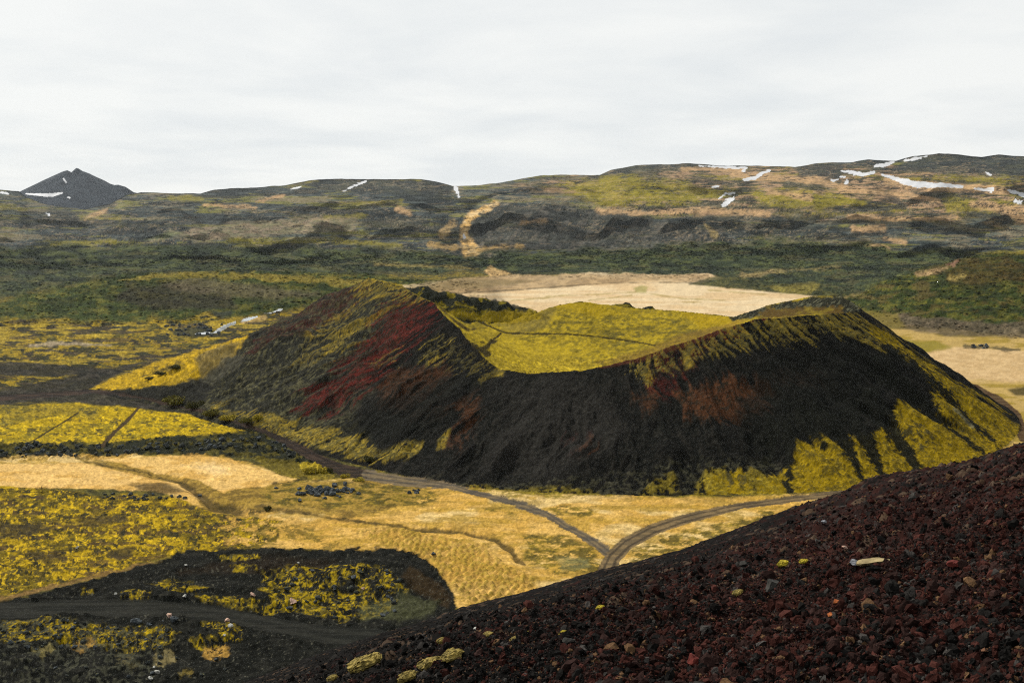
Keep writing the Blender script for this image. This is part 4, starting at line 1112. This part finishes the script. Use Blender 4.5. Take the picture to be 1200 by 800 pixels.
# distinct stones and moss cushions on the near slope
NEAR = [("slab", 1024, 660, 44, "pale", "long pale yellowish slab of rock lying on the red scoria", (1, .45, .14), .0, "slab", -.18), ("rock", 1000, 663, 17, "grey", "blue grey rock touching the left end of the pale slab", (1, .8, .5), 0, "rock", 0),
        ("rock", 966, 613, 9, "grey", "small light grey rock near the upper edge of the red slope", (1, .7, .5), 0, "rock", 0), ("rock", 812, 781, 20, "red", "largest brick red block at the bottom of the slope", (1, .8, .75), .4, "rock", 0),
        ("rock", 726, 757, 12, "red", "bright red lump near the bottom middle of the slope", (1, .8, .8), .2, "rock", 0), ("rock", 718, 790, 14, "red", "dull red lump just above the bottom edge of the slope", (1, .9, .6), 1.2, "rock", 0),
        ("rock", 981, 709, 10, "orange", "orange scoria lump right of the slope's centre", (1, .8, .8), .6, "rock", 0), ("rock", 973, 723, 7, "orange", "smaller orange lump below the other orange one", (1, .8, .8), .2, "rock", 0),
        ("rock", 990, 643, 8, "pink", "small pinkish stone above the pale slab", (1, .6, .5), .2, "rock", 0), ("rock", 1115, 699, 13, "brown", "yellowish brown pitted lump on the right of the slope", (1, .8, .7), .2, "rock", 0),
        ("rock", 904, 692, 22, "black", "large black boulder left of the slope's centre", (1, .8, .65), .2, "rock", 0), ("rock", 872, 664, 14, "black", "black boulder above the larger black boulder", (1, .8, .6), .9, "rock", 0),
        ("rock", 667, 758, 20, "black", "dark boulder among black rubble near the bottom left", (1, .8, .6), .9, "rock", 0), ("rock", 1118, 665, 18, "red", "broad low red rock on the right of the slope", (1, .8, .5), .3, "rock", 0),
        ("rock", 558, 738, 7, "white", "small whitish stone among the black rubble", (1, .8, .6), .3, "rock", 0), ("rock", 1152, 768, 10, "brown", "tan stone near the bottom right of the slope", (1, .8, .6), .3, "rock", 0)]
for i, (nm, px, py, w, mt_, lb3, asp, rz, cat, tl) in enumerate(NEAR):
    rock(nm, px, py + 2, w, mt_, lb3, cat, asp=asp, rz=rz, tilt=tl, seed=30 + i, rough=.04, sink=.1, lift=.05)

CUSH = [(529, 775, 34, "moss", "big domed yellow moss cushion in the black rubble"), (503, 786, 40, "moss", "broad moss cushion below the big domed one"), (428, 783, 46, "moss", "long low moss cushion at the lower left of the slope"),
        (571, 747, 16, "moss", "small moss cushion on the upper black rubble"), (518, 754, 16, "moss", "thin moss cushion left of the small upper one"), (478, 798, 30, "moss", "moss cushion cut by the bottom edge of the frame"),
        (619, 745, 14, "bright", "little bright moss cushion in the middle of the slope"), (658, 715, 0, "", ""), (941, 661, 13, "bright", "brightest yellow moss tuft left of the pale slab"), (917, 664, 18, "bright", "streak of yellow moss beside the brightest tuft"),
        (864, 697, 16, "moss", "moss tuft below and left of the streak of moss"), (703, 714, 12, "bright", "small moss tuft on the dark middle slope"), (604, 752, 16, "moss", "flat moss cushion right of the small upper one"),
        (660, 744, 13, "bright", "moss tuft near the red lump on the lower slope"), (390, 796, 16, "moss", "leftmost moss cushion on the slope")]
for i, (px, py, w, mt_, lb3) in enumerate(CUSH):
    if w: rock("moss_cushion", px, py + 2, w, mt_, lb3, "moss cushion", "moss cushions on the near slope", asp=(1, .7, .42), rz=.3, tilt=-.25, seed=70 + i, cuts=0, rough=.16, sub=4, sink=.0, lift=.05)

# lava rocks in the valley ------------------------------------------
rs = random.Random(5)
protos = {}


def valley_rock(px, py, w, mat, label, group, asp=(1, .8, .7), name="lava_rock"):
    key = (mat, rs.randrange(6))
    p = hit(px, py)
    r = w / 2.0 / FPX * p.y
    if key not in protos:
        v, f = rock_shape(200 + len(protos), 3, 1.0, 8, .09)
        v = v / np.abs(v).max(0)
        o = mesh_np(name, v, f, MR[mat], smooth=False); protos[key] = o
    else:
        o = protos[key].copy(); o.name = name; COL.objects.link(o)
    o.location = p + Vector((0, 0, r * asp[2] * .45)); o.rotation_euler = (rs.uniform(-.2, .2), rs.uniform(-.2, .2), rs.uniform(0, 6.28))
    o.scale = (r * asp[0], r * asp[1], r * asp[2])
    return tag(o, label, "rock", group)


for i in range(70):
    px = rs.uniform(100, 345); cy = np.interp(px, [0, 120, 200, 260, 300, 345, 395], [528, 528, 523, 520, 520, 528, 545]) + rs.uniform(-5, 7)
    valley_rock(px, float(cy), rs.uniform(4, 9), "lava" if rs.random() < .6 else "lava2", "dark lichen-grey lava rock in the long rock band below the yellow moss field", "lava rocks of the long band below the moss field")
for i in range(40):
    px = rs.uniform(0, 100); cy = 529 + rs.uniform(-8, 7)
    valley_rock(px, float(cy), rs.uniform(4, 9), "lava" if rs.random() < .6 else "lava2", "dark lava rock among moss at the far left end of the rock band", "lava rocks at the left end of the band")
for i in range(60):
    px = rs.gauss(384, 17); cy = 576 + rs.gauss(0, 3.4) - (px - 384) * .02
    valley_rock(px, cy, rs.uniform(5, 11), "lava2", "blue-black lava rock in the heap on the straw near the track bend", "lava rocks heaped on the straw near the track bend")
for i in range(7):
    valley_rock(rs.uniform(480, 494), rs.uniform(572, 579), rs.uniform(4, 7), "lava2", "dark lava rock in the small heap right of the bigger heap", "lava rocks of the small right heap")
for i in range(26):
    px = rs.uniform(120, 235)
    valley_rock(px, 583 + rs.uniform(-4, 3) + (px - 120) * .01, rs.uniform(3, 7), "lava" if rs.random() < .5 else "lava2", "dark lava rock along the lower edge of the left straw field", "lava rocks along the lower edge of the straw field")
for i in range(40):
    px = rs.uniform(195, 262); py = rs.uniform(381, 396)
    valley_rock(px, py, rs.uniform(3, 6), "lava2", "dark lava rock in the rocky field beside the stream", "lava rocks beside the stream")
for i in range(34):
    px = rs.uniform(320, 470); py = rs.uniform(668, 724)
    valley_rock(px, py, rs.uniform(4, 10), "lava" if rs.random() < .7 else "lava2", "dark lava rock standing in moss on the black flat inside the track curve", "lava rocks on the black flat")
for i in range(60):
    px = rs.uniform(0, 200); py = rs.uniform(727, 765)
    valley_rock(px, py, rs.uniform(3, 8), "lava" if rs.random() < .6 else "lava2", "dark lava rock among moss tufts below the black track", "lava rocks below the black track")
for i in range(16):
    valley_rock(rs.uniform(10, 290), rs.uniform(770, 796), rs.uniform(3, 8), rs.choice(["lava2", "lava"]), "dark lava rock on the cinders at the bottom left corner", "lava rocks at the bottom left corner")
for i in range(8):
    valley_rock(rs.uniform(1140, 1162), rs.uniform(405, 409), rs.uniform(3, 7), "lava2", "dark lava rock in the heap on the straw right of the cone", "lava rocks right of the cone")
SING = [(199, 722, 10, "pink", "pinkish boulder standing on the edge of the black track"), (204, 728, 13, "lava2", "grey boulder leaning on the pinkish boulder"), (266, 728, 9, "pink", "pale pitted rock at the tip of the mossy hummock"), (271, 734, 8, "white", "light grey rock beside the pale pitted rock"),
        (296, 698, 9, "pink", "brownish rock in the moss above the black track"), (184, 789, 9, "white", "light stone on the cinders at the bottom left"), (177, 797, 9, "white", "pale flat stone below the light stone"), (216, 699, 6, "white", "small light stone on the moss above the track"),
        (160, 730, 14, "lava2", "broad grey rock at the left of the pinkish boulder"), (343, 706, 12, "pink", "tan boulder on a dark knoll above the track"), (426, 691, 6, "pink", "small pinkish rock in the middle of the black flat"), (135, 696, 5, "white", "small light stone at the left of the moss patch"),
        (508, 650, 7, "lava2", "lone dark stone on the straw beside the black flat"), (449, 722, 9, "lava2", "grey rock at the near side of the mossy flat"), (218, 663, 4, "white", "pale stone near the top of the black flat"), (350, 660, 4, "white", "small pale stone on the far edge of the black flat"),
        (263, 745, 5, "white", "whitish pebble on the flank of the mossy hummock"), (180, 782, 4, "white", "small whitish stone above the light stone"), (90, 642, 5, "white", "white stone in the lower left moss field"), (323, 572, 6, "lava2", "single lava rock left of the heap on the straw")]
for px, py, w, m_, lb4 in SING:
    valley_rock(px, py, w, m_, lb4, None, name="boulder")

# ------------------------------------------------------------------ shrubs
def leaf_mat(name, c1, c2):
    m = simple_mat(name, c1, c2, 1.5, rough=.8)
    return m


LM = [leaf_mat("olive_leaves", L_((84, 82, 34)), L_((120, 112, 40))), leaf_mat("dark_leaves", L_((56, 58, 30)), L_((84, 80, 36))), leaf_mat("yellow_leaves", L_((140, 126, 36)), L_((172, 154, 44)))]
M_STEM = simple_mat("twig_bark", L_((60, 48, 38)), L_((84, 70, 56)), 6.0)


def leaf_cloud(n, seed, size=.07, rx=1.0, rz=.6):
    rg = np.random.default_rng(seed)
    lob = rg.uniform(-.6, .6, (9, 3)) * np.array([1, 1, .4]); lr = rg.uniform(.3, .5, 9)
    k = rg.integers(0, 9, n)
    d = rg.normal(size=(n, 3)); d /= np.linalg.norm(d, axis=1)[:, None]
    c = lob[k] + d * (lr[k] * rg.uniform(.55, 1.05, n))[:, None]
    c = c * np.array([rx, rx, rz]); c[:, 2] = np.abs(c[:, 2] + rz * .45)
    t1 = rg.normal(size=(n, 3)); t1 /= np.linalg.norm(t1, axis=1)[:, None]
    t2 = np.cross(t1, rg.normal(size=(n, 3))); t2 /= np.linalg.norm(t2, axis=1)[:, None]
    sz = (size * rg.uniform(.6, 1.4, n))[:, None]
    P = np.stack([c - t1 * sz, c + t2 * sz * .6, c + t1 * sz, c - t2 * sz * .6], 1).reshape(-1, 3)
    return P, np.arange(n * 4).reshape(-1, 4)


def stem_mesh(seed):
    rg = np.random.default_rng(seed); vs_, fs_ = [], []
    for i in range(9):
        an = rg.uniform(0, 6.28); tip = np.array([math.cos(an) * rg.uniform(.2, .7), math.sin(an) * rg.uniform(.2, .7), rg.uniform(.35, .75)])
        for (p, q_, r0, r1) in ((np.array([0, 0, -.1]), tip * .5, .05, .03), (tip * .5, tip, .03, .012)):
            o_ = len(vs_)
            for base, r in ((p, r0), (q_, r1)):
                for k in range(5): vs_.append(base + r * np.array([math.cos(k * 1.257), math.sin(k * 1.257), 0]))
            for k in range(5): fs_.append([o_ + k, o_ + (k + 1) % 5, o_ + 5 + (k + 1) % 5, o_ + 5 + k])
    return np.array(vs_), np.array(fs_)


def shrub(px, py, w, h, mi, label, group=None, seed=1):
    p = hit(px, py)
    s_ = w / 2.0 / FPX * p.y; sh = h / FPX * p.y
    e = bpy.data.objects.new("shrub", None); COL.objects.link(e); e.location = p
    tag(e, label, "shrub", group)
    P, Fq = leaf_cloud(2600, seed, .055)
    P = P * np.array([s_, s_, sh / 1.0])
    mesh_np("foliage", P, Fq, LM[mi], smooth=False, parent=e)
    vs_, fs_ = stem_mesh(seed)
    mesh_np("stem", vs_ * np.array([s_, s_, sh]), fs_, M_STEM, parent=e)
    return e


SH = [(206, 472, 34, 16, 0, "widest olive shrub at the left foot of the cone"), (228, 475, 22, 12, 1, "dark low shrub just right of the widest one"), (247, 485, 26, 12, 0, "rounded olive shrub in the middle of the row at the cone's foot"),
      (268, 490, 26, 10, 2, "yellow green shrub right of the rounded olive one"), (291, 494, 22, 10, 0, "small olive shrub at the right end of the row along the track"), (302, 490, 14, 12, 2, "upright yellowish shrub near the end of the row"),
      (378, 552, 16, 9, 2, "bright yellow shrub above the track bend"), (387, 552, 9, 10, 1, "dark thin shrub right of the bright yellow one"), (361, 552, 22, 11, 2, "broad yellow shrub above the track bend"), (404, 558, 14, 7, 2, "small yellow shrub beside the bend of the track"),
      (421, 561, 18, 6, 2, "flat yellow shrub below the bend of the track"), (433, 538, 16, 9, 1, "olive shrub at the cone's foot where the track turns"), (190, 437, 20, 6, 1, "low brown shrub on the yellow apron left of the cone"), (205, 431, 18, 7, 1, "low brown shrub at the upper right of the yellow apron"),
      (313, 596, 12, 9, 1, "dark shrub at the end of the channel between straw fields"), (175, 443, 14, 4, 1, "smallest brown shrub on the yellow apron"), (590, 547, 0, 0, 0, "")]
for i, (px, py, w, h, mi, lb5) in enumerate(SH):
    if w: shrub(px, py + 2, w, h, mi, lb5, "shrubs near the cone's foot", 300 + i)

# scrub covering the far slopes: one mass of low birch bushes
def scrub_mass():
    mask = (np.clip(belt + mnd * .9 + hr, 0, 1) * (n_s > -.25) > .5) & (U > -60) & (U < 1260) & (Y < 4200) & ~(RID > 0) & ~in_cone & (beh < .5)
    ii = np.argwhere(mask)
    rg = np.random.default_rng(77)
    pick = ii[rg.choice(len(ii), 26000)]
    x = X[pick[:, 0], pick[:, 1]] + rg.uniform(-2, 2, len(pick)); y = Y[pick[:, 0], pick[:, 1]]; z = Z[pick[:, 0], pick[:, 1]]
    base = C[pick[:, 0], pick[:, 1]]
    rv, rf = rock_shape(77, 1, .6, 0, .3)
    m = len(x)
    r = rg.uniform(.7, 1.9, m) * np.clip(y / 1800, .6, 1.6)
    P = rv[None] * rg.uniform(.6, 1.3, (m, 1, 3)) * np.array([1.6, 1.6, .5]) * r[:, None, None] + np.stack([x, y, z + r * .15], -1)[:, None, :]
    Fq = (rf[None] + (np.arange(m) * len(rv))[:, None, None]).reshape(-1, 3)
    cc = np.repeat((base * rg.uniform(.85, 1.3, (m, 1)))[:, None, :], len(rv), 1).reshape(-1, 3)
    o = mesh_np("scrub", P.reshape(-1, 3), Fq, M_GROUND, cc, smooth=True)
    tag(o, "dark green low birch scrub covering the far slopes and the moor ridge", "scrub", kind="stuff")


scrub_mass()

# ------------------------------------------------------------------ fence post at the left
def post():
    p = hit(49, 577)
    e = bpy.data.objects.new("fence_post", None); COL.objects.link(e); e.location = p
    tag(e, "weathered wooden fence post with brace at the edge of the left straw field", "fence post")
    def bar(nm, p0, p1, r):
        p0 = np.array(p0); p1 = np.array(p1); d = p1 - p0; d = d / np.linalg.norm(d)
        s1 = np.cross(d, [0, 1, .1]); s1 /= np.linalg.norm(s1); s2 = np.cross(d, s1)
        vs_ = [c + r * (math.cos(k * math.pi / 4) * s1 + math.sin(k * math.pi / 4) * s2) for c in (p0, p1) for k in range(8)]
        fs_ = [[k, (k + 1) % 8, 8 + (k + 1) % 8, 8 + k] for k in range(8)]
        mesh_np(nm, np.array(vs_), np.array(fs_), M_STEM, parent=e)
    bar("post", (0, 0, -.4), (-.1, 0, 2.6), .14)
    bar("rail", (-.1, 0, .2), (-4.2, .3, .1), .10)
    bar("brace", (-1.8, .15, .1), (-.1, 0, 1.9), .06)


post()

# ------------------------------------------------------------------ haze
me = bpy.data.meshes.new("haze")
x0, x1, y0, y1, z0, z1 = -9500., 9500., -300., 12600., -150., 900.
vb = [(x, y, z) for x in (x0, x1) for y in (y0, y1) for z in (z0, z1)]
me.from_pydata(vb, [], [(0, 1, 3, 2), (4, 6, 7, 5), (0, 4, 5, 1), (2, 3, 7, 6), (0, 2, 6, 4), (1, 5, 7, 3)]); me.update()
hz = bpy.data.objects.new("haze", me); COL.objects.link(hz)
m = bpy.data.materials.new("haze_air"); N, L = nodes_of(m)
N.remove(N["Principled BSDF"])
pv = N.new("ShaderNodeVolumePrincipled"); pv.inputs["Color"].default_value = (.86, .93, 1, 1); pv.inputs["Density"].default_value = 7.0e-6
pv.inputs["Anisotropy"].default_value = .2
L.new(pv.outputs[0], N["Material Output"].inputs["Volume"])
me.materials.append(m)
tag(hz, "thin pale haze filling the valley air", "haze", kind="stuff")

# ------------------------------------------------------------------ light
SUN_EL, SUN_AZ = math.radians(43), math.radians(-52)       # azimuth from the view direction, negative = left
sd = Vector((math.sin(SUN_AZ) * math.cos(SUN_EL), math.cos(SUN_AZ) * math.cos(SUN_EL), math.sin(SUN_EL)))
ld = bpy.data.lights.new("sun", 'SUN'); ld.energy = 5.0; ld.angle = math.radians(1.0); ld.color = (1, .95, .87)
lo = bpy.data.objects.new("sun", ld); COL.objects.link(lo)
lo.rotation_euler = (-sd).to_track_quat('-Z', 'Y').to_euler(); lo.location = (0, 0, 500)

w = bpy.data.worlds.new("World"); sc.world = w; w.use_nodes = True
N, L = w.node_tree.nodes, w.node_tree.links
bg = N["Background"]; bg.inputs["Strength"].default_value = .1
sky = N.new("ShaderNodeTexSky"); sky.sky_type = 'NISHITA'; sky.sun_disc = False
sky.sun_elevation = SUN_EL; sky.sun_rotation = SUN_AZ
L.new(sky.outputs[0], bg.inputs["Color"])
# thin overcast spread over the sky
tc = N.new("ShaderNodeTexCoord"); sx = N.new("ShaderNodeSeparateXYZ"); L.new(tc.outputs["Generated"], sx.inputs[0])
mz = N.new("ShaderNodeMath"); mz.operation = 'MAXIMUM'; mz.inputs[1].default_value = 0; L.new(sx.outputs["Z"], mz.inputs[0])
az_ = N.new("ShaderNodeMath"); az_.operation = 'ADD'; az_.inputs[1].default_value = .09; L.new(mz.outputs[0], az_.inputs[0])
dx = N.new("ShaderNodeMath"); dx.operation = 'DIVIDE'; L.new(sx.outputs["X"], dx.inputs[0]); L.new(az_.outputs[0], dx.inputs[1])
dy = N.new("ShaderNodeMath"); dy.operation = 'DIVIDE'; L.new(sx.outputs["Y"], dy.inputs[0]); L.new(az_.outputs[0], dy.inputs[1])
cb = N.new("ShaderNodeCombineXYZ"); L.new(dx.outputs[0], cb.inputs[0]); L.new(dy.outputs[0], cb.inputs[1])
n1 = N.new("ShaderNodeTexNoise"); n1.inputs["Scale"].default_value = .8; n1.inputs["Detail"].default_value = 7; n1.inputs["Roughness"].default_value = .55; n1.inputs["Distortion"].default_value = .25
L.new(cb.outputs[0], n1.inputs["Vector"])
cr = N.new("ShaderNodeValToRGB"); e = cr.color_ramp.elements
e[0].position = .36; e[0].color = (.80, .83, .84, 1); e[1].position = .60; e[1].color = (.935, .945, .925, 1)
L.new(n1.outputs["Fac"], cr.inputs["Fac"])
bg2 = N.new("ShaderNodeBackground"); L.new(cr.outputs[0], bg2.inputs["Color"]); bg2.inputs["Strength"].default_value = 1.0
mx = N.new("ShaderNodeMixShader"); mx.inputs[0].default_value = .95
L.new(bg.outputs[0], mx.inputs[1]); L.new(bg2.outputs[0], mx.inputs[2]); L.new(mx.outputs[0], N["World Output"].inputs["Surface"])

vs_ = sc.view_settings
sc.display_settings.display_device = 'sRGB'
vs_.view_transform = 'Standard'; vs_.look = 'None'; vs_.exposure = 0; vs_.gamma = 1; vs_.use_curve_mapping = False
sc.cycles.max_bounces = 4; sc.cycles.diffuse_bounces = 2; sc.cycles.glossy_bounces = 1; sc.cycles.volume_bounces = 0
sc.cycles.use_adaptive_sampling = False
sc.cycles.use_denoising = False
sc.cycles.denoiser = 'OPENIMAGEDENOISE'
sc.cycles.denoising_input_passes = 'RGB_ALBEDO_NORMAL'
sc.cycles.denoising_prefilter = 'NONE'
sc.cycles.pixel_filter_type = 'BLACKMAN_HARRIS'; sc.cycles.filter_width = 1.15
